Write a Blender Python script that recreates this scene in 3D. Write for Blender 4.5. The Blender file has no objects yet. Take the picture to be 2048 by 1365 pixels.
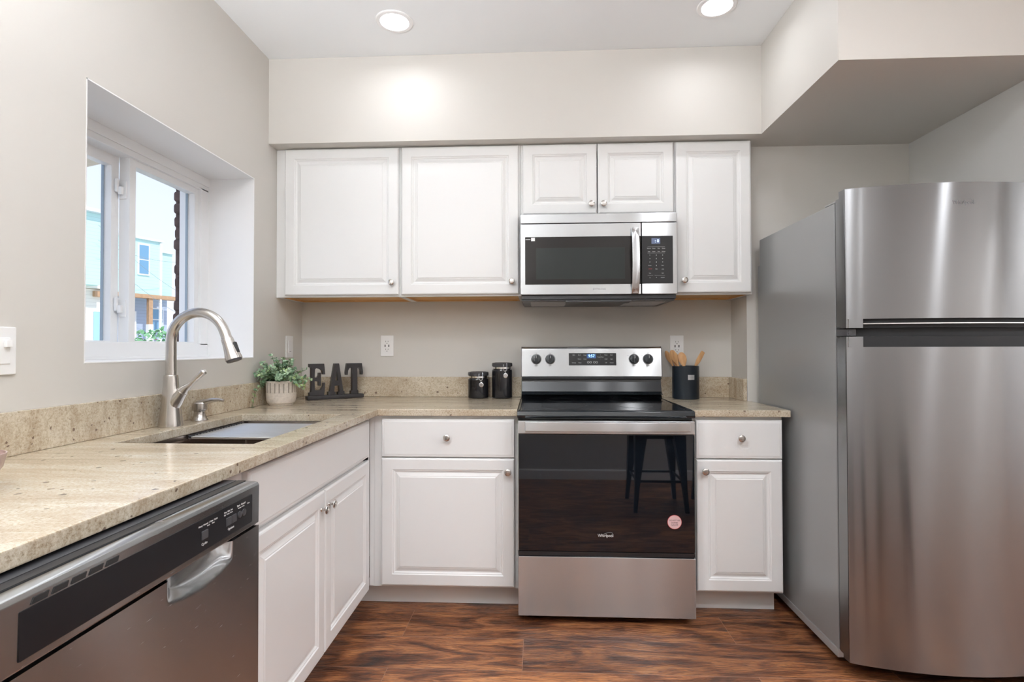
import bpy, bmesh, math, random
from mathutils import Vector, Matrix
random.seed(7)
PI = math.pi
sc = bpy.context.scene
C = sc.collection

# ------------------------------------------------------------------ camera
F, CH, CD, YAW, PITCH, ROLL = 1072.16, 1.1837, 3.0376, 0.0476, 0.0143, -0.0022
cam_d = bpy.data.cameras.new('camera')
cam = bpy.data.objects.new('camera', cam_d)
C.objects.link(cam)
cam_d.sensor_width = 36.0
cam_d.lens = 36.0 * F / 2048.0
cam_d.clip_start = 0.02
cam_d.clip_end = 300
fwd = Vector((-math.sin(YAW) * math.cos(PITCH), math.cos(YAW) * math.cos(PITCH), math.sin(PITCH)))
right = Vector((math.cos(YAW), math.sin(YAW), 0))
up = right.cross(fwd)
r2 = right * math.cos(ROLL) - up * math.sin(ROLL) * -1
up2 = up * math.cos(ROLL) - right * math.sin(ROLL)
Mx = Matrix(((r2.x, up2.x, -fwd.x, 0), (r2.y, up2.y, -fwd.y, -CD), (r2.z, up2.z, -fwd.z, CH), (0, 0, 0, 1)))
cam.matrix_world = Mx
sc.camera = cam

# ------------------------------------------------------------------ world, sun, exposure
w = bpy.data.worlds.new('sky')
sc.world = w
w.use_nodes = True
wn = w.node_tree.nodes
wl = w.node_tree.links
bg = wn['Background']
tc = wn.new('ShaderNodeTexCoord')
sep = wn.new('ShaderNodeSeparateXYZ')
wl.new(tc.outputs['Generated'], sep.inputs[0])
rmp = wn.new('ShaderNodeValToRGB')
rmp.color_ramp.elements[0].position = 0.0
rmp.color_ramp.elements[0].color = (0.84, 0.87, 0.98, 1)
rmp.color_ramp.elements[1].position = 0.45
rmp.color_ramp.elements[1].color = (0.58, 0.71, 1.0, 1)
wl.new(sep.outputs['Z'], rmp.inputs[0])
wl.new(rmp.outputs[0], bg.inputs[0])
bg.inputs[1].default_value = 0.95

sun_d = bpy.data.lights.new('sun', 'SUN')
sun_d.energy = 2.7
sun_d.angle = 0.02
sun_d.color = (1.0, 0.97, 0.9)
sun = bpy.data.objects.new('sun', sun_d)
C.objects.link(sun)
sun.rotation_euler = (Vector((-0.48, 0.42, -0.77))).to_track_quat('-Z', 'Y').to_euler()

sc.view_settings.view_transform = 'Standard'
sc.view_settings.look = 'None'
sc.view_settings.exposure = 0.44
sc.view_settings.gamma = 1.0
sc.view_settings.use_curve_mapping = False
sc.cycles.use_denoising = True
sc.cycles.max_bounces = 10
sc.cycles.diffuse_bounces = 6
sc.cycles.caustics_reflective = False
sc.cycles.caustics_refractive = False
sc.cycles.sample_clamp_indirect = 6.0

LIGHT_W = {0: 1.0, 1: 1.0, 2: 6, 3: 6, 4: 20, 5: 24, 6: 24, 7: 5, 8: 5}
TORCH = [(-1.10, -3.02), (-0.62, -3.08)]  # positions of the unseen uplights added for a brighter ceiling
ADDED_UPLIGHT_W = 36.0
LCOL = (0.975, 1.0, 1.045)
LIGHTS = [(-0.638, -0.676), (0.775, -0.713), (-0.45, -2.15), (0.95, -1.95), (2.30, -2.50), (3.40, -2.50), (3.95, -2.45), (0.68, -2.92), (1.05, -2.92)]

# ------------------------------------------------------------------ materials
def mat(name):
    m = bpy.data.materials.new(name)
    m.use_nodes = True
    return m, m.node_tree.nodes, m.node_tree.links, m.node_tree.nodes['Principled BSDF']

def N(nodes, t, **kw):
    n = nodes.new(t)
    for k, v in kw.items():
        setattr(n, k, v)
    return n

def ramp(nodes, stops):
    r = nodes.new('ShaderNodeValToRGB')
    cr = r.color_ramp
    while len(cr.elements) < len(stops):
        cr.elements.new(0.5)
    for e, (p, c) in zip(cr.elements, stops):
        e.position = p
        e.color = (c[0], c[1], c[2], 1) if not isinstance(c, (int, float)) else (c, c, c, 1)
    return r

def plain(name, col, rough=0.5, metal=0.0, spec=0.5, bump=0.0, bscale=300, var=0.0, coat=0.0, emis=None, es=0):
    m, n, l, p = mat(name)
    p.inputs['Base Color'].default_value = (*col, 1)
    p.inputs['Roughness'].default_value = rough
    p.inputs['Metallic'].default_value = metal
    p.inputs['Specular IOR Level'].default_value = spec
    p.inputs['Coat Weight'].default_value = coat
    t = N(n, 'ShaderNodeTexCoord')
    nz = N(n, 'ShaderNodeTexNoise')
    nz.inputs['Scale'].default_value = bscale
    l.new(t.outputs['Object'], nz.inputs['Vector'])
    if var > 0:
        r = ramp(n, [(0.3, tuple(c * (1 - var) for c in col)), (0.7, tuple(min(1, c * (1 + var)) for c in col))])
        l.new(nz.outputs[0], r.inputs[0])
        l.new(r.outputs[0], p.inputs['Base Color'])
    if bump > 0:
        b = N(n, 'ShaderNodeBump')
        b.inputs['Strength'].default_value = bump
        b.inputs['Distance'].default_value = 0.001
        l.new(nz.outputs[0], b.inputs['Height'])
        l.new(b.outputs[0], p.inputs['Normal'])
    if emis:
        p.inputs['Emission Color'].default_value = (*emis, 1)
        p.inputs['Emission Strength'].default_value = es
    return m

def brushed(name, col, rough, aniso, stretch=(1, 1, 1), contrast=0.06, rot=0.25, bump=0.02):
    m, n, l, p = mat(name)
    p.inputs['Metallic'].default_value = 1.0
    p.inputs['Anisotropic'].default_value = aniso
    p.inputs['Anisotropic Rotation'].default_value = rot
    tg = N(n, 'ShaderNodeTangent', direction_type='RADIAL', axis='Z')
    l.new(tg.outputs[0], p.inputs['Tangent'])
    t = N(n, 'ShaderNodeTexCoord')
    mp = N(n, 'ShaderNodeMapping')
    mp.inputs['Scale'].default_value = stretch
    nz = N(n, 'ShaderNodeTexNoise')
    nz.inputs['Scale'].default_value = 60
    nz.inputs['Detail'].default_value = 3
    l.new(t.outputs['Object'], mp.inputs[0])
    l.new(mp.outputs[0], nz.inputs['Vector'])
    r = ramp(n, [(0.25, tuple(c * (1 - contrast) for c in col)), (0.75, tuple(c * (1 + contrast) for c in col))])
    l.new(nz.outputs[0], r.inputs[0])
    l.new(r.outputs[0], p.inputs['Base Color'])
    rr = N(n, 'ShaderNodeMapRange')
    rr.inputs['To Min'].default_value = rough * 0.97
    rr.inputs['To Max'].default_value = rough * 1.03
    l.new(nz.outputs[0], rr.inputs[0])
    l.new(rr.outputs[0], p.inputs['Roughness'])
    if bump:
        b = N(n, 'ShaderNodeBump')
        b.inputs['Strength'].default_value = bump
        b.inputs['Distance'].default_value = 0.001
        l.new(nz.outputs[0], b.inputs['Height'])
        l.new(b.outputs[0], p.inputs['Normal'])
    return m

def granite():
    m, n, l, p = mat('granite')
    t = N(n, 'ShaderNodeTexCoord')
    mp = N(n, 'ShaderNodeMapping')
    mp.inputs['Rotation'].default_value = (0, 0, math.radians(-62))
    mp.inputs['Scale'].default_value = (1.0, 5.5, 1.5)
    l.new(t.outputs['Object'], mp.inputs[0])
    v = N(n, 'ShaderNodeTexNoise')
    v.inputs['Scale'].default_value = 3.2
    v.inputs['Detail'].default_value = 9
    v.inputs['Roughness'].default_value = 0.7
    v.inputs['Distortion'].default_value = 0.6
    l.new(mp.outputs[0], v.inputs['Vector'])
    r1 = ramp(n, [(0.30, (0.40, 0.32, 0.23)), (0.44, (0.51, 0.435, 0.335)), (0.56, (0.60, 0.54, 0.435)), (0.72, (0.70, 0.655, 0.565))])
    l.new(v.outputs[0], r1.inputs[0])
    # fine grain
    g = N(n, 'ShaderNodeTexNoise')
    g.inputs['Scale'].default_value = 170
    g.inputs['Detail'].default_value = 5
    g.inputs['Roughness'].default_value = 0.75
    l.new(t.outputs['Object'], g.inputs['Vector'])
    r2 = ramp(n, [(0.33, (0.36, 0.29, 0.22)), (0.43, (0.78, 0.72, 0.64)), (0.58, (1, 1, 1)), (0.7, (1.12, 1.10, 1.05))])
    l.new(g.outputs[0], r2.inputs[0])
    mx = N(n, 'ShaderNodeMix', data_type='RGBA', blend_type='MULTIPLY')
    mx.inputs[0].default_value = 0.85
    l.new(r1.outputs[0], mx.inputs[6])
    l.new(r2.outputs[0], mx.inputs[7])
    # dark garnet spots, sparse
    wv = N(n, 'ShaderNodeTexNoise')
    wv.inputs['Scale'].default_value = 90
    l.new(t.outputs['Object'], wv.inputs['Vector'])
    vm = N(n, 'ShaderNodeVectorMath', operation='MULTIPLY_ADD')
    vm.inputs[1].default_value = (0.012, 0.012, 0.012)
    l.new(wv.outputs['Color'], vm.inputs[0])
    l.new(t.outputs['Object'], vm.inputs[2])
    vo = N(n, 'ShaderNodeTexVoronoi')
    vo.inputs['Scale'].default_value = 34
    l.new(vm.outputs[0], vo.inputs['Vector'])
    sz = N(n, 'ShaderNodeSeparateColor')
    l.new(vo.outputs['Color'], sz.inputs[0])
    th = N(n, 'ShaderNodeMapRange')
    th.inputs['From Min'].default_value = 0.42
    th.inputs['From Max'].default_value = 1.0
    th.inputs['To Min'].default_value = 0.0
    th.inputs['To Max'].default_value = 0.23
    l.new(sz.outputs[0], th.inputs[0])
    lt = N(n, 'ShaderNodeMath', operation='LESS_THAN')
    l.new(vo.outputs['Distance'], lt.inputs[0])
    l.new(th.outputs[0], lt.inputs[1])
    mul = N(n, 'ShaderNodeMath', operation='MULTIPLY')
    mul.inputs[1].default_value = 0.8
    l.new(lt.outputs[0], mul.inputs[0])
    mx2 = N(n, 'ShaderNodeMix', data_type='RGBA')
    l.new(mul.outputs[0], mx2.inputs[0])
    l.new(mx.outputs[2], mx2.inputs[6])
    mx2.inputs[7].default_value = (0.10, 0.055, 0.04, 1)
    # medium grey-green flecks
    fl = N(n, 'ShaderNodeTexNoise')
    fl.inputs['Scale'].default_value = 62
    fl.inputs['Detail'].default_value = 4
    fl.inputs['Roughness'].default_value = 0.8
    l.new(mp.outputs[0], fl.inputs['Vector'])
    fr = ramp(n, [(0.60, 0.0), (0.68, 0.75)])
    l.new(fl.outputs[0], fr.inputs[0])
    mx3 = N(n, 'ShaderNodeMix', data_type='RGBA')
    l.new(fr.outputs[0], mx3.inputs[0])
    l.new(mx2.outputs[2], mx3.inputs[6])
    mx3.inputs[7].default_value = (0.33, 0.28, 0.21, 1)
    l.new(mx3.outputs[2], p.inputs['Base Color'])
    p.inputs['Roughness'].default_value = 0.16
    p.inputs['Specular IOR Level'].default_value = 0.55
    return m

def wood_floor():
    m, n, l, p = mat('hardwood_floor')
    t = N(n, 'ShaderNodeTexCoord')
    off = N(n, 'ShaderNodeMapping')
    off.inputs['Location'].default_value = (0.06, 0.838, 0)
    l.new(t.outputs['Object'], off.inputs[0])
    br = N(n, 'ShaderNodeTexBrick')
    br.offset = 0.37
    br.inputs['Scale'].default_value = 1.0
    br.inputs['Brick Width'].default_value = 1.35
    br.inputs['Row Height'].default_value = 0.2175
    br.inputs['Mortar Size'].default_value = 0.0012
    br.inputs['Mortar Smooth'].default_value = 0.3
    br.inputs['Color1'].default_value = (0, 0, 0, 1)
    br.inputs['Color2'].default_value = (1, 1, 1, 1)
    br.inputs['Mortar'].default_value = (0.5, 0.5, 0.5, 1)
    l.new(off.outputs[0], br.inputs['Vector'])
    br2 = N(n, 'ShaderNodeTexBrick')
    br2.offset = 0.5
    br2.inputs['Scale'].default_value = 1.0
    br2.inputs['Brick Width'].default_value = 2.7
    br2.inputs['Row Height'].default_value = 0.10875
    br2.inputs['Mortar Size'].default_value = 0.0008
    br2.inputs['Color1'].default_value = (0, 0, 0, 1)
    br2.inputs['Color2'].default_value = (1, 1, 1, 1)
    l.new(off.outputs[0], br2.inputs['Vector'])
    # per-plank shift of the grain
    cmb = N(n, 'ShaderNodeCombineXYZ')
    ms = N(n, 'ShaderNodeMath', operation='MULTIPLY')
    ms.inputs[1].default_value = 7.3
    l.new(br.outputs['Color'], ms.inputs[0])
    l.new(ms.outputs[0], cmb.inputs['Z'])
    l.new(ms.outputs[0], cmb.inputs['X'])
    ad = N(n, 'ShaderNodeVectorMath', operation='ADD')
    l.new(t.outputs['Object'], ad.inputs[0])
    l.new(cmb.outputs[0], ad.inputs[1])
    mp = N(n, 'ShaderNodeMapping')
    mp.inputs['Scale'].default_value = (1.5, 6.2, 1)
    l.new(ad.outputs[0], mp.inputs[0])
    nz = N(n, 'ShaderNodeTexNoise')
    nz.inputs['Scale'].default_value = 1.9
    nz.inputs['Detail'].default_value = 7
    nz.inputs['Roughness'].default_value = 0.62
    nz.inputs['Distortion'].default_value = 1.9
    l.new(mp.outputs[0], nz.inputs['Vector'])
    r1 = ramp(n, [(0.27, (0.022, 0.012, 0.009)), (0.40, (0.085, 0.034, 0.018)), (0.50, (0.20, 0.080, 0.036)), (0.61, (0.36, 0.160, 0.068)), (0.76, (0.47, 0.235, 0.105))])
    l.new(nz.outputs[0], r1.inputs[0])
    # wavy grain lines
    mp2 = N(n, 'ShaderNodeMapping')
    mp2.inputs['Scale'].default_value = (0.22, 1.0, 1)
    l.new(ad.outputs[0], mp2.inputs[0])
    wv = N(n, 'ShaderNodeTexWave', wave_type='BANDS', bands_direction='Y')
    wv.inputs['Scale'].default_value = 30
    wv.inputs['Distortion'].default_value = 12
    wv.inputs['Detail'].default_value = 3
    wv.inputs['Detail Scale'].default_value = 1.6
    l.new(mp2.outputs[0], wv.inputs['Vector'])
    r2 = ramp(n, [(0.0, (0.36, 0.30, 0.30)), (0.30, (0.90, 0.87, 0.86)), (1.0, (1.12, 1.08, 1.0))])
    l.new(wv.outputs[0], r2.inputs[0])
    mx = N(n, 'ShaderNodeMix', data_type='RGBA', blend_type='MULTIPLY')
    mx.inputs[0].default_value = 0.8
    l.new(r1.outputs[0], mx.inputs[6])
    l.new(r2.outputs[0], mx.inputs[7])
    # knots
    mpk = N(n, 'ShaderNodeMapping')
    mpk.inputs['Scale'].default_value = (2.6, 6.5, 1)
    l.new(ad.outputs[0], mpk.inputs[0])
    vk = N(n, 'ShaderNodeTexVoronoi')
    vk.inputs['Scale'].default_value = 1.0
    l.new(mpk.outputs[0], vk.inputs['Vector'])
    rk = ramp(n, [(0.07, (0.22, 0.20, 0.2)), (0.20, (1, 1, 1))])
    l.new(vk.outputs['Distance'], rk.inputs[0])
    mx1 = N(n, 'ShaderNodeMix', data_type='RGBA', blend_type='MULTIPLY')
    mx1.inputs[0].default_value = 0.85
    l.new(mx.outputs[2], mx1.inputs[6])
    l.new(rk.outputs[0], mx1.inputs[7])
    # plank tone
    pt = ramp(n, [(0.0, (0.72, 0.68, 0.68)), (1.0, (1.25, 1.2, 1.15))])
    l.new(br.outputs['Color'], pt.inputs[0])
    mx2 = N(n, 'ShaderNodeMix', data_type='RGBA', blend_type='MULTIPLY')
    mx2.inputs[0].default_value = 1.0
    l.new(mx1.outputs[2], mx2.inputs[6])
    l.new(pt.outputs[0], mx2.inputs[7])
    mo = N(n, 'ShaderNodeMath', operation='MAXIMUM')
    m5 = N(n, 'ShaderNodeMath', operation='MULTIPLY')
    m5.inputs[1].default_value = 0.45
    l.new(br2.outputs['Fac'], m5.inputs[0])
    l.new(br.outputs['Fac'], mo.inputs[0])
    l.new(m5.outputs[0], mo.inputs[1])
    mx3 = N(n, 'ShaderNodeMix', data_type='RGBA')
    l.new(mo.outputs[0], mx3.inputs[0])
    l.new(mx2.outputs[2], mx3.inputs[6])
    mx3.inputs[7].default_value = (0.30, 0.17, 0.12, 1)
    l.new(mx3.outputs[2], p.inputs['Base Color'])
    p.inputs['Roughness'].default_value = 0.30
    p.inputs['Specular IOR Level'].default_value = 0.45
    b = N(n, 'ShaderNodeBump')
    b.inputs['Strength'].default_value = 0.35
    b.inputs['Distance'].default_value = 0.002
    l.new(wv.outputs[0], b.inputs['Height'])
    l.new(b.outputs[0], p.inputs['Normal'])
    return m

def glass_mat(name='window_glass', tint=(1, 1, 1)):
    m, n, l, p = mat(name)
    n.remove(p)
    tr = N(n, 'ShaderNodeBsdfTransparent')
    tr.inputs[0].default_value = (*tint, 1)
    gl = N(n, 'ShaderNodeBsdfGlossy')
    gl.inputs['Roughness'].default_value = 0.02
    lw = N(n, 'ShaderNodeLayerWeight')
    lw.inputs[0].default_value = 0.5
    fr = N(n, 'ShaderNodeMath', operation='POWER')
    fr.inputs[1].default_value = 5.0
    l.new(lw.outputs['Facing'], fr.inputs[0])
    mx = N(n, 'ShaderNodeMixShader')
    l.new(fr.outputs[0], mx.inputs[0])
    l.new(tr.outputs[0], mx.inputs[1])
    l.new(gl.outputs[0], mx.inputs[2])
    l.new(mx.outputs[0], n['Material Output'].inputs[0])
    return m

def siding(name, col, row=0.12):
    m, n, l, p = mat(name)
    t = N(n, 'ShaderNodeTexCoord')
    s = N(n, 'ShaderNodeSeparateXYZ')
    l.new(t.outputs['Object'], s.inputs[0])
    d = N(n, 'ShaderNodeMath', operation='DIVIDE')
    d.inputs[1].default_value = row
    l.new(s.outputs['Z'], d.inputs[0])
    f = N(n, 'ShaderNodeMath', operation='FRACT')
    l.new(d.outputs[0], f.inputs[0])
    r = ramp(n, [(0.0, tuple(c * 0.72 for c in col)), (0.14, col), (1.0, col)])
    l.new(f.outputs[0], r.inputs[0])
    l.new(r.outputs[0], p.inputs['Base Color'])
    p.inputs['Roughness'].default_value = 0.6
    return m

def wood_mat(name, c1, c2, scale=(1, 12, 12), rough=0.45):
    m, n, l, p = mat(name)
    t = N(n, 'ShaderNodeTexCoord')
    mp = N(n, 'ShaderNodeMapping')
    mp.inputs['Scale'].default_value = scale
    l.new(t.outputs['Object'], mp.inputs[0])
    nz = N(n, 'ShaderNodeTexNoise')
    nz.inputs['Scale'].default_value = 8
    nz.inputs['Detail'].default_value = 5
    l.new(mp.outputs[0], nz.inputs['Vector'])
    r = ramp(n, [(0.3, c1), (0.7, c2)])
    l.new(nz.outputs[0], r.inputs[0])
    l.new(r.outputs[0], p.inputs['Base Color'])
    p.inputs['Roughness'].default_value = rough
    return m

M = {}
M['wall'] = plain('greige_wall_paint', (0.608, 0.586, 0.550), 0.55, bump=0.05, bscale=120, spec=0.3)
M['wall_side'] = plain('cool_grey_wall_paint', (0.64, 0.635, 0.62), 0.55, bump=0.05, bscale=120, spec=0.3)
M['ceiling'] = plain('ceiling_paint', (0.89, 0.92, 0.94), 0.8, bump=0.03, bscale=150, spec=0.2)
M['white_trim'] = plain('white_trim_paint', (0.86, 0.86, 0.86), 0.4, spec=0.4)
M['vinyl'] = plain('white_window_vinyl', (0.83, 0.84, 0.85), 0.35)
M['cab'] = plain('white_cabinet_finish', (0.82, 0.825, 0.822), 0.32, spec=0.45)
M['cab_base'] = M['cab']
M['birch'] = wood_mat('raw_birch_plywood', (0.62, 0.34, 0.12), (0.74, 0.45, 0.20), (2, 14, 14), 0.6)
M['granite'] = granite()
M['floor'] = wood_floor()
M['steel_h'] = brushed('brushed_stainless_steel', (0.60, 0.615, 0.625), 0.25, 1.0, (1, 1, 60), 0.03, bump=0.0)
M['steel_f'] = brushed('refrigerator_stainless_steel', (0.275, 0.277, 0.282), 0.21, 1.0, (.6, .6, 60), 0.03, bump=0.0)
M['steel_d'] = brushed('dishwasher_stainless_steel', (0.50, 0.51, 0.52), 0.27, 1.0, (.6, .6, 12), 0.02, bump=0.06)
M['scoop'] = plain('polished_pocket_steel', (0.80, 0.79, 0.78), 0.34, 1.0)
M['pocket'] = plain('matte_black_pocket', (0.018, 0.018, 0.019), 0.55, spec=0.25)
M['dw_panel'] = plain('black_control_strip', (0.014, 0.014, 0.016), 0.3, spec=0.3)
M['nickel'] = brushed('brushed_nickel', (0.60, 0.57, 0.54), 0.24, 0.4, (1, 1, 30), 0.05)
M['chrome'] = plain('chrome', (0.8, 0.8, 0.8), 0.08, 1.0)
M['sink'] = plain('sink_steel', (0.40, 0.34, 0.30), 0.25, 1.0, var=0.05, bscale=80)
M['fr_side'] = plain('grey_fridge_side_paint', (0.33, 0.335, 0.335), 0.28, 0.3, bump=0.05, bscale=500)
M['black_gloss'] = plain('black_ceramic_glass', (0.010, 0.011, 0.013), 0.06, spec=0.7)
M['oven_glass'] = plain('oven_door_glass', (0.004, 0.006, 0.009), 0.02, spec=0.65)
M['black_enamel'] = plain('black_enamel', (0.012, 0.015, 0.018), 0.12, spec=0.6)
M['black_panel'] = plain('black_control_panel', (0.022, 0.022, 0.023), 0.35, spec=0.3)
M['dark_win'] = plain('dark_microwave_glass', (0.016, 0.014, 0.013), 0.12, spec=0.25)
M['dark_win2'] = plain('microwave_window_mesh', (0.024, 0.028, 0.027), 0.22, spec=0.2)
M['black_plastic'] = plain('black_plastic', (0.02, 0.02, 0.022), 0.4)
M['dark_plastic'] = plain('charcoal_plastic', (0.06, 0.06, 0.065), 0.35)
M['blue_plastic'] = plain('dark_knob_plastic', (0.018, 0.024, 0.03), 0.25)
M['white_ink'] = plain('pale_print', (0.65, 0.65, 0.65), 0.5)
M['grey_ink'] = plain('grey_print', (0.35, 0.35, 0.35), 0.5)
M['faint_ink'] = plain('faint_print', (0.24, 0.24, 0.24), 0.45, 0.3)
M['red_ink'] = plain('red_print', (0.4, 0.03, 0.03), 0.5)
M['led'] = plain('blue_display_digits', (0.1, 0.3, 0.8), 0.5, emis=(0.35, 0.68, 1.0), es=2.2)
M['led_glow'] = plain('display_window', (0.02, 0.05, 0.12), 0.2, emis=(0.02, 0.07, 0.22), es=0.6)
M['mw_led'] = plain('microwave_display_digits', (0.3, 0.5, 0.9), 0.5, emis=(0.6, 0.8, 1.0), es=1.8)
M['mw_disp'] = plain('microwave_display', (0.10, 0.12, 0.17), 0.3, emis=(0.03, 0.05, 0.14), es=0.5)
M['plate'] = plain('white_cover_plate', (0.85, 0.85, 0.85), 0.35)
M['slot'] = plain('outlet_slot', (0.02, 0.02, 0.02), 0.6)
M['sign'] = plain('black_painted_wood', (0.014, 0.012, 0.014), 0.32, bump=0.15, bscale=60)
M['pot'] = plain('cement_pot', (0.58, 0.52, 0.46), 0.85, bump=0.4, bscale=90, var=0.12)
M['pot_dark'] = plain('dark_pot_groove', (0.30, 0.26, 0.22), 0.9)  # darker tone for the narrow strips round the pot
M['soil'] = plain('dark_moss', (0.05, 0.06, 0.03), 0.9)
M['canister'] = plain('black_glazed_ceramic', (0.008, 0.008, 0.010), 0.08, spec=0.6)
M['crock'] = plain('matte_navy_black_crock', (0.009, 0.014, 0.020), 0.34, spec=0.35)
M['lid'] = plain('smoky_acrylic_lid', (0.045, 0.045, 0.05), 0.1)
M['spoon'] = wood_mat('bamboo_spoon', (0.55, 0.29, 0.13), (0.70, 0.42, 0.20), (10, 10, 1), 0.5)
M['label'] = plain('brushed_label_plate', (0.62, 0.62, 0.63), 0.3, 0.7)
M['bowl_out'] = plain('mauve_glazed_bowl', (0.36, 0.25, 0.23), 0.25)
M['bowl_in'] = plain('olive_bowl_glaze', (0.14, 0.12, 0.06), 0.3)
M['stool'] = plain('black_powder_coat', (0.012, 0.012, 0.013), 0.35, 0.3)
M['mark'] = plain('faint_burner_ring', (0.03, 0.03, 0.032), 0.25)
M['rackrod'] = plain('bright_steel_rod', (0.78, 0.80, 0.82), 0.28, 1.0)
M['diffuser'] = plain('light_diffuser', (1, 1, 1), 0.5, emis=(0.97, 1.0, 1.04), es=9)
M['glass'] = glass_mat()
M['spacer'] = plain('grey_blue_spacer', (0.30, 0.38, 0.46), 0.5)
M['gap'] = plain('dark_gap', (0.02, 0.02, 0.02), 0.8)

def leaf_mat():
    m, n, l, p = mat('eucalyptus_leaf')
    t = N(n, 'ShaderNodeTexCoord')
    nz = N(n, 'ShaderNodeTexNoise')
    nz.inputs['Scale'].default_value = 38
    l.new(t.outputs['Object'], nz.inputs['Vector'])
    r = ramp(n, [(0.3, (0.07, 0.15, 0.08)), (0.45, (0.20, 0.33, 0.19)), (0.56, (0.42, 0.54, 0.38)), (0.68, (0.36, 0.52, 0.14))])
    l.new(nz.outputs[0], r.inputs[0])
    l.new(r.outputs[0], p.inputs['Base Color'])
    p.inputs['Roughness'].default_value = 0.55
    return m
M['leaf'] = leaf_mat()
M['stem'] = plain('green_stem', (0.10, 0.16, 0.07), 0.6)

# ------------------------------------------------------------------ mesh helpers
class MB:
    def __init__(s):
        s.bm = bmesh.new()
    def _merge(s, t, mi=0):
        for f in t.faces:
            f.material_index = mi
        me = bpy.data.meshes.new('tmp')
        t.to_mesh(me)
        t.free()
        s.bm.from_mesh(me)
        bpy.data.meshes.remove(me)
    def box(s, x0, x1, y0, y1, z0, z1, b=0.0, seg=2, mi=0, rot=None):
        t = bmesh.new()
        x0, x1 = min(x0, x1), max(x0, x1)
        y0, y1 = min(y0, y1), max(y0, y1)
        z0, z1 = min(z0, z1), max(z0, z1)
        bmesh.ops.create_cube(t, size=1)
        for v in t.verts:
            v.co = Vector(((v.co.x + .5) * (x1 - x0) + x0, (v.co.y + .5) * (y1 - y0) + y0, (v.co.z + .5) * (z1 - z0) + z0))
        if b > 0:
            b = min(b, 0.49 * min(x1 - x0, y1 - y0, z1 - z0))
            bmesh.ops.bevel(t, geom=t.edges[:], offset=b, segments=seg, affect='EDGES', profile=0.5)
        if rot:
            c = Vector(((x0 + x1) / 2, (y0 + y1) / 2, (z0 + z1) / 2))
            bmesh.ops.transform(t, matrix=Matrix.Translation(c) @ rot @ Matrix.Translation(-c), verts=t.verts)
        s._merge(t, mi)
        return s
    def prism(s, pts, axis, a, b, bev=0.0, mi=0, seg=2):
        """pts 2D polygon; axis 'x': pts=(y,z); 'y': pts=(x,z); 'z': pts=(x,y)"""
        t = bmesh.new()
        def P(p, k):
            return {'x': (k, p[0], p[1]), 'y': (p[0], k, p[1]), 'z': (p[0], p[1], k)}[axis]
        A = [t.verts.new(P(p, a)) for p in pts]
        B = [t.verts.new(P(p, b)) for p in pts]
        n = len(pts)
        t.faces.new(A)
        t.faces.new(B[::-1])
        for i in range(n):
            t.faces.new((A[i], B[i], B[(i + 1) % n], A[(i + 1) % n]))
        bmesh.ops.recalc_face_normals(t, faces=t.faces[:])
        if bev > 0:
            ed = [e for e in t.edges if abs(e.calc_face_angle(0)) > 0.5]
            bmesh.ops.bevel(t, geom=ed, offset=bev, segments=seg, affect='EDGES', profile=0.5)
        s._merge(t, mi)
        return s
    def lathe(s, prof, c=(0, 0, 0), n=32, axis='z', mi=0, cap0=True, cap1=True, rot=None):
        """prof list of (r, h)"""
        t = bmesh.new()
        rings = []
        for r, h in prof:
            if r < 1e-6:
                rings.append([t.verts.new((0, 0, h))])
            else:
                rings.append([t.verts.new((r * math.cos(2 * PI * i / n), r * math.sin(2 * PI * i / n), h)) for i in range(n)])
        for a, b in zip(rings, rings[1:]):
            for i in range(n):
                j = (i + 1) % n
                if len(a) == 1 and len(b) == 1:
                    continue
                if len(a) == 1:
                    t.faces.new((a[0], b[j], b[i]))
                elif len(b) == 1:
                    t.faces.new((a[i], a[j], b[0]))
                else:
                    t.faces.new((a[i], a[j], b[j], b[i]))
        if cap0 and len(rings[0]) > 1:
            t.faces.new(rings[0][::-1])
        if cap1 and len(rings[-1]) > 1:
            t.faces.new(rings[-1])
        bmesh.ops.recalc_face_normals(t, faces=t.faces[:])
        m = Matrix.Identity(4)
        if axis == 'x':
            m = Matrix.Rotation(PI / 2, 4, 'Y')
        elif axis == 'y':
            m = Matrix.Rotation(PI / 2, 4, 'X')     # +h -> -y
        if rot:
            m = rot @ m
        bmesh.ops.transform(t, matrix=Matrix.Translation(Vector(c)) @ m, verts=t.verts)
        s._merge(t, mi)
        return s
    def tube(s, pts, radii, n=16, mi=0, caps=True):
        t = bmesh.new()
        pts = [Vector(p) for p in pts]
        if isinstance(radii, (int, float)):
            radii = [radii] * len(pts)
        rings = []
        prev = None
        for i, p in enumerate(pts):
            d = (pts[min(i + 1, len(pts) - 1)] - pts[max(i - 1, 0)]).normalized()
            if prev is None:
                a = Vector((0, 1, 0)) if abs(d.y) < 0.9 else Vector((1, 0, 0))
                u = d.cross(a).normalized()
            else:
                u = (prev - d * prev.dot(d)).normalized()
            prev = u
            v = d.cross(u)
            rings.append([t.verts.new(p + (u * math.cos(2 * PI * k / n) + v * math.sin(2 * PI * k / n)) * radii[i]) for k in range(n)])
        for a, b in zip(rings, rings[1:]):
            for k in range(n):
                t.faces.new((a[k], a[(k + 1) % n], b[(k + 1) % n], b[k]))
        if caps:
            t.faces.new(rings[0][::-1])
            t.faces.new(rings[-1])
        bmesh.ops.recalc_face_normals(t, faces=t.faces[:])
        s._merge(t, mi)
        return s
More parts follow.
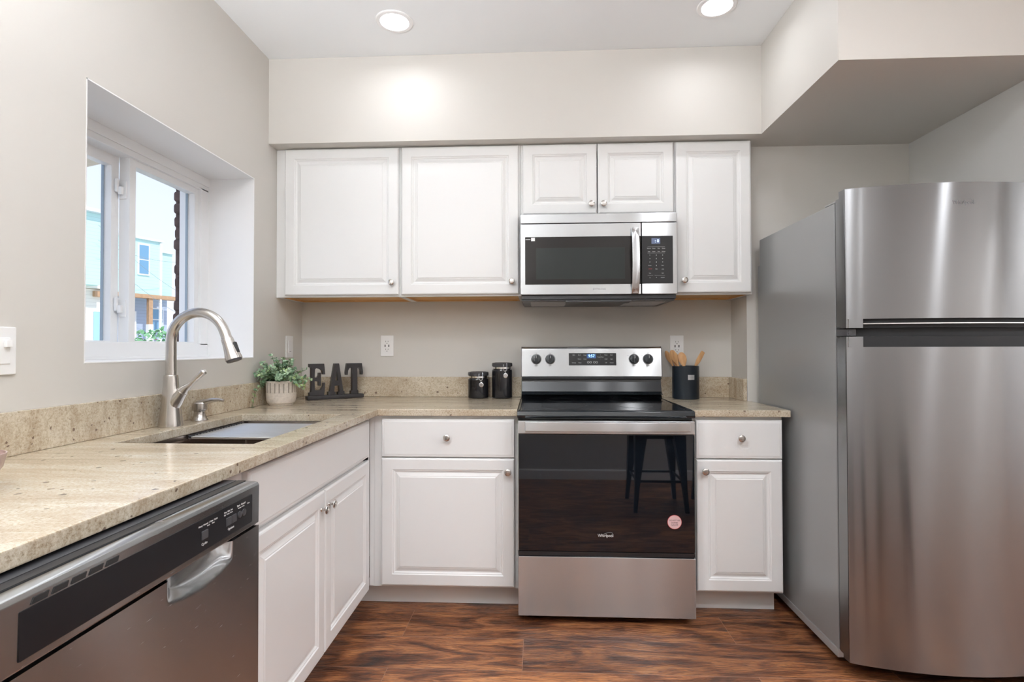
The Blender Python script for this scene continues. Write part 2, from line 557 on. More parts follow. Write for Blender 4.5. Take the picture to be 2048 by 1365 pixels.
    def rings(s, rings, mi=0, cap0=True, cap1=True):
        t = bmesh.new()
        R = [[t.verts.new(p) for p in r] for r in rings]
        n = len(R[0])
        for a, b in zip(R, R[1:]):
            for k in range(n):
                t.faces.new((a[k], a[(k + 1) % n], b[(k + 1) % n], b[k]))
        if cap0:
            t.faces.new(R[0][::-1])
        if cap1:
            t.faces.new(R[-1])
        bmesh.ops.recalc_face_normals(t, faces=t.faces[:])
        s._merge(t, mi)
        return s
    def door(s, u0, u1, z0, z1, P, raised=True, t=0.0215, fw=0.050, mi=0):
        """cabinet door; P(u, z, d) -> world, d measured outward from the door back"""
        if raised:
            prof = [(0, 0), (0, t - 0.006), (0.0025, t - 0.0018), (0.007, t), (fw, t), (fw + 0.004, t - 0.0035), (fw + 0.007, t - 0.0035),
                    (fw + 0.012, t - 0.0085), (fw + 0.017, t - 0.0085), (fw + 0.030, t - 0.0030), (fw + 0.033, t - 0.0030), (fw + 0.036, t - 0.0008)]
        else:
            prof = [(0, 0), (0, t - 0.006), (0.003, t - 0.002), (0.010, t - 0.0012), (0.013, t)]
        rr = []
        for i, d in prof:
            rr.append([P(u0 + i, z0 + i, d), P(u1 - i, z0 + i, d), P(u1 - i, z1 - i, d), P(u0 + i, z1 - i, d)])
        return s.rings(rr, mi)

LOC = {}
def wloc(o):
    v = Vector((0, 0, 0))
    while o is not None:
        v += Vector(LOC.get(o.name, (0, 0, 0)))
        o = o.parent
    return v

def obj(name, mb, mats, parent=None, smooth=True, ang=32, loc=None, kind=None, label=None):
    bm = mb.bm if isinstance(mb, MB) else mb
    base = wloc(parent) if parent else Vector(loc or (0, 0, 0))
    if base.length > 0:
        bmesh.ops.translate(bm, vec=-base, verts=bm.verts)
    me = bpy.data.meshes.new(name)
    if smooth:
        a = math.radians(ang)
        for e in bm.edges:
            if len(e.link_faces) == 2 and e.calc_face_angle(0) > a:
                e.smooth = False
        for f in bm.faces:
            f.smooth = True
    bm.to_mesh(me)
    bm.free()
    o = bpy.data.objects.new(name, me)
    C.objects.link(o)
    for m in (mats if isinstance(mats, (list, tuple)) else [mats]):
        me.materials.append(m)
    if smooth and len(me.polygons) < 30000 and name not in ('foliage', 'door_skin'):
        wm = o.modifiers.new('weighted_normal', 'WEIGHTED_NORMAL')
        wm.keep_sharp = True
        wm.weight = 60
    if parent:
        o.parent = parent
    elif loc:
        o.location = loc
        LOC[o.name] = tuple(loc)
    if kind:
        o['kind'] = kind
    if label:
        o['label'] = label
    return o

def thing(name, label, cat, loc, group=None):
    o = bpy.data.objects.new(name, None)
    o.empty_display_size = 0.05
    C.objects.link(o)
    o.location = loc
    LOC[o.name] = tuple(loc)
    o['label'] = label
    o['category'] = cat
    if group:
        o['group'] = group
    return o

def tag(o, label, cat, group=None):
    o['label'] = label
    o['category'] = cat
    if group:
        o['group'] = group
    return o

def struct(name, mb, mats, parent=None, **k):
    o = obj(name, mb, mats, parent, **k)
    if parent is None:
        o['kind'] = 'structure'
    return o

def text_mb(items):
    """items: (string, size, loc, facing, align[, xscale]) gathered in one MB ; facing 'front' (-Y) or 'side' (+X)"""
    mb = MB()
    for it in items:
        s, size, loc, face, al = it[:5]
        xs = it[5] if len(it) > 5 else 1.0
        cu = bpy.data.curves.new('t', 'FONT')
        cu.body = s
        cu.size = size
        cu.align_x = al
        cu.align_y = 'CENTER'
        cu.extrude = 0.0003
        cu.resolution_u = 3
        o = bpy.data.objects.new('t', cu)
        C.objects.link(o)
        dg = bpy.context.evaluated_depsgraph_get()
        me = bpy.data.meshes.new_from_object(o.evaluated_get(dg))
        R = Matrix.Rotation(PI / 2, 4, 'X')
        if face == 'side':
            R = Matrix.Rotation(PI / 2, 4, 'Z') @ R
        me.transform(Matrix.Translation(Vector(loc)) @ R @ Matrix.Scale(xs, 4, (1, 0, 0)))
        mb.bm.from_mesh(me)
        bpy.data.objects.remove(o)
        bpy.data.curves.remove(cu)
        bpy.data.meshes.remove(me)
    return mb

# ------------------------------------------------------------------ key dimensions
XL, XR, YB, YF, ZC = -1.359, 1.8955, 0.0, -3.29, 2.658
CT = 0.912            # counter top height
WY0, WY1, WZ0, WZ1, WX = -0.531, -1.4926, 1.1417, 2.007, -1.5835
BX, BUMP = 1.0768, -0.2237
SZ, SY, BOXX, BOXY = 2.2251, -0.396, 1.0895, -1.0603

# ------------------------------------------------------------------ room shell
struct('floor', MB().box(XL - .3, 4.6, YF - .2, 0.2, -0.1, 0), M['floor'])
struct('ceiling', MB().box(XL - .3, 4.6, YF - .2, 0.2, ZC, ZC + .12), M['ceiling'])
struct('wall_back', MB().box(XL - .3, BX, 0, 0.2, 0, ZC).box(BX, XR + .2, BUMP, 0.2, 0, ZC), M['wall'])
wl_ = MB()
wl_.box(XL - .34, XL, WY0, 0.2, 0, ZC).box(XL - .34, XL, YF - .2, WY1, 0, ZC)
wl_.box(XL - .34, XL, WY1, WY0, 0, WZ0 - .0).box(XL - .34, XL, WY1, WY0, WZ1, ZC)
struct('wall_left', wl_, M['wall'])
struct('wall_right', MB().box(XR, XR + .12, -1.12, BUMP, 0, ZC).box(XR + .12, 4.4, -1.12, -1.0, 0, ZC).box(4.4, 4.6, YF - .2, -1.0, 0, ZC), M['wall_side'])
struct('wall_front', MB().box(XL, 4.4, YF - .2, YF, 0, ZC), M['wall'])
struct('baseboard_front', MB().prism([(YF, 0), (YF + .014, 0), (YF + .014, .07), (YF + .006, .088), (YF, .088)], 'x', XL, 4.4), M['white_trim'])
# dropped soffit over the wall cabinets and the deeper box over the refrigerator
struct('trim_1', MB().box(XL, BX, SY, 0, SZ, ZC - .0005).box(BX, BOXX, SY, BUMP, SZ, ZC - .0005), M['wall'])
struct('trim_2', MB().box(BOXX, XR, BOXY, BUMP, SZ, ZC - .0005), M['wall'])

# ------------------------------------------------------------------ window
win = bpy.data.objects.new('window_1', None)
C.objects.link(win)
win.location = (WX, (WY0 + WY1) / 2, WZ0)
LOC['window_1'] = tuple(win.location)
win['kind'] = 'structure'
t_ = 0.004
rv = MB()
rv.box(WX, XL + .0005, WY0 - t_, WY0, WZ0, WZ1).box(WX, XL + .0005, WY1, WY1 + t_, WZ0, WZ1).box(WX, XL + .0005, WY1, WY0, WZ1 - t_, WZ1)
obj('reveal', rv, M['white_trim'], win)
obj('sill', MB().box(WX, XL + .001, WY1, WY0, WZ0 - .001, WZ0 + .005, .002), M['white_trim'], win)
FX0, FX1 = WX - .105, WX
IY0, IY1, IZ0, IZ1 = WY0 - .060, WY1 + .05, 1.212, 1.938
fr = MB()
fr.box(FX0, FX1, WY1, WY0, WZ0, IZ0, .003).box(FX0, FX1, WY1, WY0, IZ1, WZ1, .003)
fr.box(FX0, FX1, IY0, WY0, IZ0 - .01, IZ1 + .01, .003).box(FX0, FX1, WY1, IY1, IZ0 - .01, IZ1 + .01, .003)
fr.box(FX1, FX1 + .006, WY1, WY0, WZ1 - .045, WZ1 - .004, .002)
fr.box(FX1, FX1 + .008, WY1, WY0, WZ0 + .005, WZ0 + .016, .002)
obj('frame', fr, M['vinyl'], win)
def sash(y0, y1, z0, z1, x0, x1, wl, wr, wt, wb):
    m = MB()
    m.box(x0, x1, y0, y0 + wl, z0, z1, .003).box(x0, x1, y1 - wr, y1, z0, z1, .003)
    m.box(x0 + .001, x1 - .001, y0 + .01, y1 - .01, z1 - wt, z1 - .0005, .003).box(x0 + .001, x1 - .001, y0 + .01, y1 - .01, z0 + .0005, z0 + wb, .003)
    o = obj('sash', m, M['vinyl'], win)
    xc = (x0 + x1) / 2 - .006
    obj('pane', MB().box(xc - .002, xc + .002, y0 + wl - .005, y1 - wr + .005, z0 + wb - .005, z1 - wt + .005), M['glass'], o)
    sp = MB()
    yy0, yy1, zz0, zz1 = y0 + wl - .002, y1 - wr + .002, z0 + wb - .002, z1 - wt + .002
    sp.box(xc - .014, xc - .004, yy1 - .006, yy1, zz0, zz1).box(xc - .014, xc - .004, yy0, yy0 + .006, zz0, zz1)
    obj('spacer', sp, M['spacer'], o)
    return o
s1 = sash(-1.018, IY0 + .002, IZ0 - .004, IZ1 + .003, WX - .056, WX - .012, .034, .030, .030, .010)
s2 = sash(IY1 - .002, -1.016, IZ0 - .004, IZ1 + .003, WX - .094, WX - .0565, .040, .038, .045, .010)
for z in (1.345, 1.808):
    lm = MB()
    lm.box(WX - .052, WX - .022, -1.0235, -1.0175, z - .034, z + .034, .002)
    lm.box(WX - .046, WX - .030, -1.0380, -1.0235, z - .020, z + .012, .004)
    lm.box(WX - .056, WX - .042, -1.0440, -1.0300, z - .012, z + .042, .005)
    obj('latch', lm, M['vinyl'], win)

# ------------------------------------------------------------------ ceiling lights
def down_light(i, x, y, label):
    t = thing('recessed_ceiling_light', label, 'ceiling light', (x, y, ZC), 'recessed downlights in the kitchen ceiling')
    obj('trim_ring', MB().lathe([(.062, 0), (.083, 0), (.083, -.003), (.079, -.006), (.064, -.006), (.062, -.002), (.062, 0)], (x, y, ZC), 48, cap0=False, cap1=False), M['white_trim'], t)
    obj('diffuser', MB().lathe([(0, -.0135), (.020, -.0130), (.040, -.0110), (.054, -.0075), (.062, -.003), (.063, 0)], (x, y, ZC), 48, cap1=False), M['diffuser'], t)
    ld = bpy.data.lights.new('lamp', 'AREA')
    ld.shape = 'DISK'
    ld.size = 0.12
    ld.energy = LIGHT_W[i]
    ld.spread = math.radians(165 if i < 4 else 132)
    ld.color = LCOL
    lo = bpy.data.objects.new('lamp', ld)
    C.objects.link(lo)
    lo.parent = t
    lo.location = (0, 0, -0.016)
down_light(0, *LIGHTS[0], 'round recessed downlight in the ceiling above the sink corner, left of the two visible')
down_light(1, *LIGHTS[1], 'round recessed downlight in the ceiling beside the dropped box over the refrigerator')
down_light(2, *LIGHTS[2], 'round recessed downlight outside the view, above the dishwasher side of the aisle')
down_light(3, *LIGHTS[3], 'round recessed downlight outside the view, in front of the refrigerator')
down_light(4, *LIGHTS[4], 'round recessed downlight outside the view, just beyond the end of the right wall')
down_light(5, *LIGHTS[5], 'round recessed downlight outside the view, middle one in the space right of the refrigerator')
down_light(7, *LIGHTS[7], 'round recessed downlight outside the view, left of the pair nearest the rear wall')
down_light(8, *LIGHTS[8], 'round recessed downlight outside the view, right of the pair nearest the rear wall')
down_light(6, *LIGHTS[6], 'round recessed downlight outside the view, furthest right of all')

for tx_, ty_ in TORCH:  # uplight stands added behind the camera to brighten the ceiling
    t = thing('added_uplight', 'added black uplight, unseen behind the view, ' + ('in the corner by the window wall' if tx_ < -1 else 'the one nearer the middle of the rear wall'), 'lamp', (tx_, ty_, 0), 'added unseen uplights behind the view')
    obj('base', MB().lathe([(.13, 0), (.13, .012), (.12, .02), (.02, .03), (0, .03)], (tx_, ty_, .0005), 40), M['stool'], t)
    obj('pole', MB().lathe([(.011, .029), (.011, 1.70)], (tx_, ty_, .0005), 16), M['stool'], t)
    obj('bowl', MB().lathe([(.012, 1.69), (.05, 1.70), (.11, 1.735), (.155, 1.80), (.150, 1.80), (.105, 1.742), (.05, 1.712), (0, 1.708)], (tx_, ty_, .0005), 40), M['stool'], t)
    obj('diffuser', MB().lathe([(0, 1.765), (.118, 1.765), (.118, 1.768), (0, 1.772)], (tx_, ty_, .0005), 32), M['diffuser'], t)
    ld = bpy.data.lights.new('lamp', 'AREA')
    ld.shape = 'DISK'
    ld.size = 0.22
    ld.energy = ADDED_UPLIGHT_W
    ld.color = LCOL
    lo = bpy.data.objects.new('lamp', ld)
    C.objects.link(lo)
    lo.parent = t
    lo.location = (0, 0, 1.78)
    lo.rotation_euler = (PI, 0, 0)

# ------------------------------------------------------------------ cabinets
def Pback(yb):
    return lambda u, z, d: (u, yb - d, z)
def Pleft(xb):
    return lambda u, z, d: (xb + d, u, z)

def knob(parent, c, face):
    prof = [(.007, 0), (.0065, .002), (.0045, .004), (.0045, .014), (.008, .017), (.0145, .019), (.0158, .0215), (.0150, .024), (.010, .0262), (.0095, .0255), (.006, .0258), (.0055, .0268), (0, .0272)]
    return obj('knob', MB().lathe(prof, c, 28, 'y' if face == 'front' else 'x'), M['nickel'], parent, label='brushed nickel knob')

ZB, ZT, FY, FT = 1.4613, 2.2186, -0.3106, 0.0217
def wall_cab(x0, x1, z0, doors, label, wood=True):
    t = thing('wall_cabinet', label, 'cabinet', ((x0 + x1) / 2, 0, z0 - .009), 'white wall cabinets')
    zz = z0 - .009
    m = MB()
    m.box(x0, x0 + .015, -.292, -.001, zz, SZ - .001).box(x1 - .015, x1, -.292, -.001, zz, SZ - .001)
    m.box(x0 + .015, x1 - .015, -.292, -.001, SZ - .017, SZ - .001).box(x0 + .015, x1 - .015, -.012, -.001, zz + .012, SZ - .017)
    obj('carcass', m, M['cab'], t)
    ff = MB()
    ff.box(x0, x1, FY, -.292, zz, zz + .035, .001).box(x0, x1, FY, -.292, SZ - .036, SZ - .001, .001)
    ff.box(x0, x0 + (doors[0][0] - x0) + .02, FY + .0002, -.292, zz + .001, SZ - .002, .001).box(doors[-1][1] - .02, x1, FY + .0002, -.292, zz + .001, SZ - .002, .001)
    obj('face_frame', ff, M['cab'], t)
    if wood:
        b = MB().box(x0 + .0152, x1 - .0152, -.2918, -.012, zz + .008, zz + .020)
        b.box(x0 + .0152, x0 + .028, -.2916, -.013, zz + .0005, zz + .008).box(x1 - .028, x1 - .0152, -.2916, -.013, zz + .0005, zz + .008)
        b.box(x0 + .0285, x1 - .0285, -.030, -.013, zz + .0005, zz + .0079)
        obj('bottom_panel', b, M['birch'], t, label='raw plywood underside')
    for (a, b, kx, kz) in doors:
        d = obj('door', MB().door(a, b, z0, ZT, Pback(FY - .0005), t=FT - .0005), M['cab'], t, ang=20)
        knob(d, (kx, FY - FT, kz), 'front')
    return t
wall_cab(-1.358, -.7025, ZB, [(-1.306, -.710, -.742, 1.522)], 'white raised-panel wall cabinet in the left corner with a filler strip beside the window wall')
wall_cab(-.7015, -.0835, ZB, [(-.6946, -.0935, -.128, 1.524)], 'white raised-panel wall cabinet between the corner cabinet and the microwave')
wall_cab(-.0825, .6875, 1.863, [(-.073, .3005, .272, 1.909), (.3055, .6828, .333, 1.909)], 'short two-door white wall cabinet above the microwave', False)
wall_cab(.6885, 1.0700, ZB, [(.6939, 1.0613, .730, 1.522)], 'narrow white wall cabinet right of the microwave, nearest the refrigerator')

BF, BT = -0.6124, 0.0217
def carcass_box(x0, x1, y0, y1, z0, z1):
    return MB().box(x0, x1, y0, y1, z0, z1, .001)
UC = CT - .031   # underside of the counter
# left of the range
t = thing('base_cabinet', 'white base cabinet with one drawer and one door, left of the range', 'cabinet', (-.42, -.3, 0), 'white base cabinets')
m = MB().box(-.768, -.0905, BF, -.002, .105, UC)
obj('carcass', m, M['cab'], t)
obj('corner_stile', MB().box(-.7445, -.7105, BF - .004, BF - .0005, .1055, UC, .001), M['cab'], t)
obj('toe_kick', MB().box(-.838, -.0915, -.540, -.527, 0.0005, .1045), M['cab'], t)
dd = obj('drawer', MB().door(-.7070, -.1040, .695, .8665, Pback(BF - .0005), False, BT), M['cab'], t, ang=20)
knob(dd, (-.4075, BF - BT, .785), 'front')
dd = obj('door', MB().door(-.7085, -.1045, .1164, .6895, Pback(BF - .0005), t=BT), M['cab'], t, ang=20)
knob(dd, (-.1335, BF - BT, .633), 'front')
# right of the range
t = thing('base_cabinet', 'narrow white base cabinet with one drawer and one door, between range and refrigerator', 'cabinet', (.88, -.3, 0), 'white base cabinets')
obj('carcass', MB().box(.6835, 1.0742, BF, -.2260, .105, UC).box(.6835, 1.0742, -.2260, -.002, .105, UC), M['cab'], t)
obj('toe_kick', MB().box(.6845, 1.0660, -.540, -.527, .0005, .1045).box(1.0540, 1.0660, -.5268, -.2245, .0005, .1045), M['cab'], t)
dd = obj('drawer', MB().door(.6960, 1.0690, .698, .8675, Pback(BF - .0005), False, BT), M['cab'], t, ang=20)
knob(dd, (.887, BF - BT, .790), 'front')
dd = obj('door', MB().door(.6968, 1.0682, .1164, .6925, Pback(BF - .0005), t=BT), M['cab'], t, ang=20)
knob(dd, (.7315, BF - BT, .644), 'front')
# sink cabinet, faces +X
XB = -.7690
t = thing('sink_base_cabinet', 'white two-door sink base cabinet with plain false drawer front, beside the dishwasher', 'cabinet', (-1.05, -1.2, 0), 'white base cabinets')
m = MB()
m.box(XL + .001, XB, -1.798, -1.780, .105, UC).box(XL + .001, XB, -.632, -.615, .105, UC)
m.box(XL + .001, XB - .018, -1.780, -.632, .105, .123).box(XL + .001, XL + .012, -1.780, -.632, .123, UC)
m.box(XB - .018, XB, -1.780, -.632, .105, .128).box(XB - .018, XB, -1.780, -.632, .682, .712).box(XB - .018, XB, -1.780, -.632, .845, UC)
m.box(XB - .018, XB, -1.780, -1.655, .128, .845).box(XB - .018, XB, -1.20, -1.155, .128, .682).box(XB - .018, XB, -.70, -.632, .128, .845)
obj('carcass', m, M['cab'], t)
obj('toe_kick', MB().box(-.852, -.840, -1.797, -.545, .0005, .1045), M['cab'], t)
obj('false_front', MB().door(-1.676, -.6775, .7035, .8665, Pleft(XB + .0005), False, BT), M['cab'], t, ang=20)
d1 = obj('door', MB().door(-1.676, -1.180, .1164, .6885, Pleft(XB + .0005), t=BT), M['cab'], t, ang=20)
knob(d1, (XB + BT, -1.213, .629), 'side')
d2 = obj('door', MB().door(-1.1755, -.6815, .1164, .6885, Pleft(XB + .0005), t=BT), M['cab'], t, ang=20)
knob(d2, (XB + BT, -1.143, .629), 'side')
# end panel left of the dishwasher (carries the counter)
t = tag(obj('end_panel', MB().box(XL + .001, XB, -2.462, -2.440, .0005, UC, .001), M['cab']), 'white end panel under the counter past the dishwasher, outside the view', 'panel')

# ------------------------------------------------------------------ countertops
def slab(outer, holes, z0, z1, bev=.004):
    """outer polygon with rectangular hole; top slab with eased edges"""
    t = bmesh.new()
    V = {}
    xs = sorted(set([p[0] for p in outer] + [h for H in holes for h in (H[0], H[1])]))
    ys = sorted(set([p[1] for p in outer] + [h for H in holes for h in (H[2], H[3])]))
    def inside(x, y):
        c = False
        n = len(outer)
        for i in range(n):
            (xa, ya), (xb, yb) = outer[i], outer[(i + 1) % n]
            if (ya > y) != (yb > y) and x < (xb - xa) * (y - ya) / (yb - ya) + xa:
                c = not c
        for H in holes:
            if H[0] < x < H[1] and H[2] < y < H[3]:
                return False
        return c
    def vv(x, y):
        if (x, y) not in V:
            V[(x, y)] = t.verts.new((x, y, z1))
        return V[(x, y)]
    fs = []
    for xa, xb in zip(xs, xs[1:]):
        for ya, yb in zip(ys, ys[1:]):
            if inside((xa + xb) / 2, (ya + yb) / 2):
                fs.append(t.faces.new((vv(xa, ya), vv(xb, ya), vv(xb, yb), vv(xa, yb))))
    r = bmesh.ops.extrude_face_region(t, geom=fs)
    for g in r['geom']:
        if isinstance(g, bmesh.types.BMVert):
            g.co.z = z0
    bmesh.ops.recalc_face_normals(t, faces=t.faces[:])
    ed = [e for e in t.edges if len(e.link_faces) == 2 and e.calc_face_angle(0) > 0.5]
    bmesh.ops.bevel(t, geom=ed, offset=bev, segments=2, affect='EDGES', profile=0.5)
    m = MB()
    m._merge(t)
    return m
CF = -.646
SH = (-1.235, -.818, -1.53, -.842)
o = obj('countertop', slab([(XL + .0005, -.0005), (XL + .0005, -2.455), (-.7202, -2.455), (-.7202, CF), (-.0905, CF), (-.0905, -.0005)], [SH], CT - .030, CT), M['granite'])
tag(o, 'L-shaped speckled beige granite countertop running from the window wall round to the range', 'countertop')
sp = MB()
sp.box(XL + .0008, XL + .0205, -2.455, -.0008, CT + .0003, 1.0247, .002).box(XL + .0208, -.0905, -.0205, -.0008, CT + .0003, 1.0247, .002)
obj('backsplash', sp, M['granite'], o)
o = obj('countertop', slab([(.6835, -.0008), (.6835, CF), (1.1005, CF), (1.1005, BUMP - .0008), (1.0762, BUMP - .0008), (1.0762, -.0008)], [], CT - .03, CT), M['granite'])
tag(o, 'small beige granite countertop between the range and the refrigerator', 'countertop')
obj('backsplash', MB().box(.6835, 1.0565, -.0205, -.0008, CT + .0003, 1.0247, .002).box(1.0568, 1.0762, BUMP, -.0008, CT + .0003, 1.0247, .002), M['granite'], o)

# ------------------------------------------------------------------ sink, rack, faucet, soap
x0, x1, y0, y1 = SH
x0 -= .006; x1 += .006; y0 -= .006; y1 += .006
t = thing('undermount_sink', 'undermount stainless steel sink below the granite cutout', 'sink', ((x0 + x1) / 2, (y0 + y1) / 2, CT - .031))
zt, zl, zb = CT - .0312, CT - .048, .68
def rr(x0, x1, y0, y1, r, z, n=5):
    out = []
    for cx, cy, a in ((x1 - r, y1 - r, 0), (x0 + r, y1 - r, 90), (x0 + r, y0 + r, 180), (x1 - r, y0 + r, 270)):
        for k in range(n + 1):
            q = math.radians(a + 90 * k / n)
            out.append((cx + r * math.cos(q), cy + r * math.sin(q), z))
    return out
g = .0
basin = MB().rings([rr(x0 - .02, x1 + .02, y0 - .02, y1 + .02, .02, zt), rr(x0, x1, y0, y1, .012, zt), rr(x0, x1, y0, y1, .012, zl), rr(x0 + .012, x1 - .012, y0, y1, .012, zl - .001),
                    rr(x0 + .013, x1 - .013, y0 + .001, y1 - .001, .012, zb + .02), rr(x0 + .035, x1 - .035, y0 + .02, y1 - .02, .03, zb),
                    rr(x0 + .15, x1 - .15, y0 + .25, y1 - .25, .03, zb - .004)], cap0=False)
obj('basin', basin, M['sink'], t)
obj('drain', MB().lathe([(.045, 0), (.043, .004), (.03, .003), (0, .001)], ((x0 + x1) / 2, (y0 + y1) / 2, zb - .0035), 28), M['chrome'], t)
# roll-up drying rack
rk = thing('drying_rack', 'grey roll-up drying rack of thin steel rods lying across the far half of the sink', 'rack', ((x0 + x1) / 2, -1.0, zl))
yy = -.860
k = 0
while yy > -1.19:
    obj('rod', MB().tube([(x0 + .004, yy, zl + .0064), (x1 - .004, yy, zl + .0064)], .0058, 12), M['rackrod'] if 'rackrod' in M else M['steel_h'], rk)
    yy -= .0180
    k += 1
for xx in (x0 + .010, x1 - .010):
    st = MB()
    for q in range(k):
        st.lathe([(.0072, 0), (.0072, .010)], (xx - .005, -.860 - .0180 * q, zl + .0085), 10, 'x')
    obj('end_strip', st, M['black_plastic'], rk)

FXc, FYc = -1.291, -1.206
t = thing('kitchen_faucet', 'tall brushed nickel pull-down gooseneck faucet behind the sink', 'faucet', (FXc, FYc, CT))
obj('body', MB().lathe([(.0385, 0), (.039, .004), (.037, .02), (.033, .05), (.029, .09), (.0255, .13), (.0235, .165), (.0225, .178), (.0215, .181), (.0185, .182)], (FXc, FYc, CT), 40), M['nickel'], t)
pts = [(FXc, FYc, z) for z in (1.09, 1.13, 1.17, 1.20)]
R_ = .099
cx, cz = FXc + R_, 1.214
for a in range(180, 18, -8):
    q = math.radians(a)
    pts.append((cx + R_ * math.cos(q), FYc, cz + R_ * math.sin(q)))
pts.append((cx + R_ * math.cos(math.radians(20)) + .008, FYc, cz + R_ * math.sin(math.radians(20)) - .022))
obj('spout', MB().tube(pts, .0172, 24), M['nickel'], t)
e = Vector(pts[-1]); dr = Vector((.34, 0, -.94)).normalized()
sh = obj('spray_head', MB().tube([e, e + dr * .004, e + dr * .005, e + dr * .03, e + dr * .055, e + dr * .075, e + dr * .083], [.0176, .0182, .0196, .0210, .0240, .0275, .0278], 28), M['nickel'], t)
obj('nozzle', MB().tube([e + dr * .0832, e + dr * .089], [.0262, .0245], 24), M['dark_plastic'], sh)
bp = e + dr * .045 + Vector((.94, 0, .34)) * .0225
obj('spray_button', MB().box(bp.x - .004, bp.x + .004, FYc - .008, FYc + .008, bp.z - .020, bp.z + .020, .003, rot=Matrix.Rotation(-.35, 4, 'Y')), M['black_plastic'], sh)
hb = Vector((FXc + .018, FYc, 1.005))
obj('handle_hub', MB().tube([(FXc - .006, FYc, .965), (FXc + .006, FYc, .985), (FXc + .020, FYc, 1.006), (FXc + .034, FYc, 1.026), (FXc + .042, FYc, 1.036)], [.022, .0262, .0240, .0200, .0190], 32), M['nickel'], t)
obj('lever', MB().tube([(FXc + .041, FYc, 1.033), (FXc + .052, FYc, 1.046), (FXc + .066, FYc, 1.056), (FXc + .082, FYc, 1.071), (FXc + .098, FYc, 1.086), (FXc + .112, FYc, 1.099), (FXc + .120, FYc, 1.106), (FXc + .124, FYc, 1.109)],
                       [.0170, .0135, .0095, .0080, .0085, .0105, .0112, .006], 20), M['nickel'], t)
SXc, SYc = -1.289, -1.047
t = thing('soap_dispenser', 'short brushed nickel soap dispenser pump beside the faucet', 'soap dispenser', (SXc, SYc, CT))
obj('base', MB().lathe([(.030, 0), (.030, .003), (.026, .008), (.0205, .020), (.0190, .032), (.0195, .037)], (SXc, SYc, CT), 32), M['nickel'], t)
pm = MB().lathe([(.019, .037), (.0255, .040), (.0265, .045), (.0262, .066), (.022, .0705), (0, .072)], (SXc, SYc, CT), 32)
pm.tube([(SXc - .010, SYc, CT + .062), (SXc + .02, SYc, CT + .071), (SXc + .05, SYc, CT + .078), (SXc + .078, SYc, CT + .079), (SXc + .094, SYc, CT + .076)], [.012, .012, .0085, .0065, .006], 16)
obj('pump_head', pm, M['nickel'], t)

# ------------------------------------------------------------------ dishwasher (faces +X)
DX, DY0, DY1, DZ = -.655, -2.420, -1.803, .874
t = thing('dishwasher', 'stainless steel dishwasher with black control strip under the left counter', 'dishwasher', (-1.0, -2.11, 0))
obj('tub', MB().box(-1.30, DX - .052, DY0 + .006, DY1 - .003, .12, CT - .036), M['dark_plastic'], t)
obj('toe_panel', MB().box(-.80, -.79, DY0 + .01, DY1 - .01, .0005, .115), M['black_plastic'], t)
dm = MB()
dm.box(DX - .050, DX - .040, DY0, DY1, .115, .772, .002).box(DX - .040, DX - .0004, DY0, DY0 + .006, .115, .772).box(DX - .040, DX - .0004, DY1 - .006, DY1, .115, .772).box(DX - .040, DX - .0004, DY0 + .006, DY1 - .006, .115, .119)
obj_door = obj('door', dm, M['steel_d'], t)
# door skin with the pocket handle scoop
yc, hw, zs, dep = -2.012, .100, .772, .034
sk = bmesh.new()
NY, NZ = 200, 80
vs = []
for j in range(NZ + 1):
    z = .772 - (.772 - .118) * (j / NZ) ** 2.0
    row = []
    for i in range(NY + 1):
        y = DY0 + (DY1 - DY0) * i / NY
        # denser mapping toward the scoop
        u = (y - yc) / hw
        v = (zs - z) / .052
        x = DX
        if abs(u) < 1.15 and v < 1.15:
            x = DX - dep * max(0.0, 1 - abs(u) ** 4.5) * (max(0.0, 1 - max(v, 0) ** 1.5 * (1 + .5 * u * u)) ** .9)
        row.append(sk.verts.new((x, y, z)))
    vs.append(row)
for j in range(NZ):
    for i in range(NY):
        sk.faces.new((vs[j][i], vs[j + 1][i], vs[j + 1][i + 1], vs[j][i + 1]))
for f_ in sk.faces:
    c_ = f_.calc_center_median()
    if c_.x < DX - .0004:
        f_.material_index = 0
sm = MB()
sm.bm.free(); sm.bm = sk
obj('door_skin', sm, [M['steel_d'], M['scoop']], obj_door, ang=60)
cp = MB()
cp.prism([(DX - .050, .7765), (DX - .002, .7765), (DX, .779), (DX + .001, .866), (DX - .003, .8725), (DX - .010, DZ), (DX - .050, DZ)], 'y', DY0, DY1, .001)
cons = obj('console', cp, M['steel_d'], t)
obj('control_strip', MB().box(DX - .002, DX + .0022, -2.388, -1.834, .7885, .8525, .004), M['dw_panel'] if 'dw_panel' in M else M['black_panel'], cons, label='black control strip')
obj('door_top', MB().box(DX - .049, DX - .030, DY0 + .003, DY1 - .003, DZ, DZ + .002), M['black_plastic'], cons)
vt = MB()
for q in range(5):
    ya = -2.372 + q * .030
    vt.prism([(ya, .8545), (ya + .023, .8545), (ya + .026, .8625), (ya + .004, .8625)], 'x', DX + .0005, DX + .0022)
obj('vent', vt, M['gap'], cons)
for yv, w_ in ((-2.012, .020), (-1.9306, .018), (-1.911, .018)):
    obj('button', MB().box(DX + .001, DX + .0045, yv - w_ / 2, yv + w_ / 2, .812, .829, .003), M['dark_plastic'], cons)
for yv in (-1.8889, -1.8720):
    obj('button', MB().lathe([(.0075, 0), (.0075, .0025), (.006, .0032), (0, .0032)], (DX + .0015, yv, .822), 20, 'x'), M['dark_plastic'], cons)
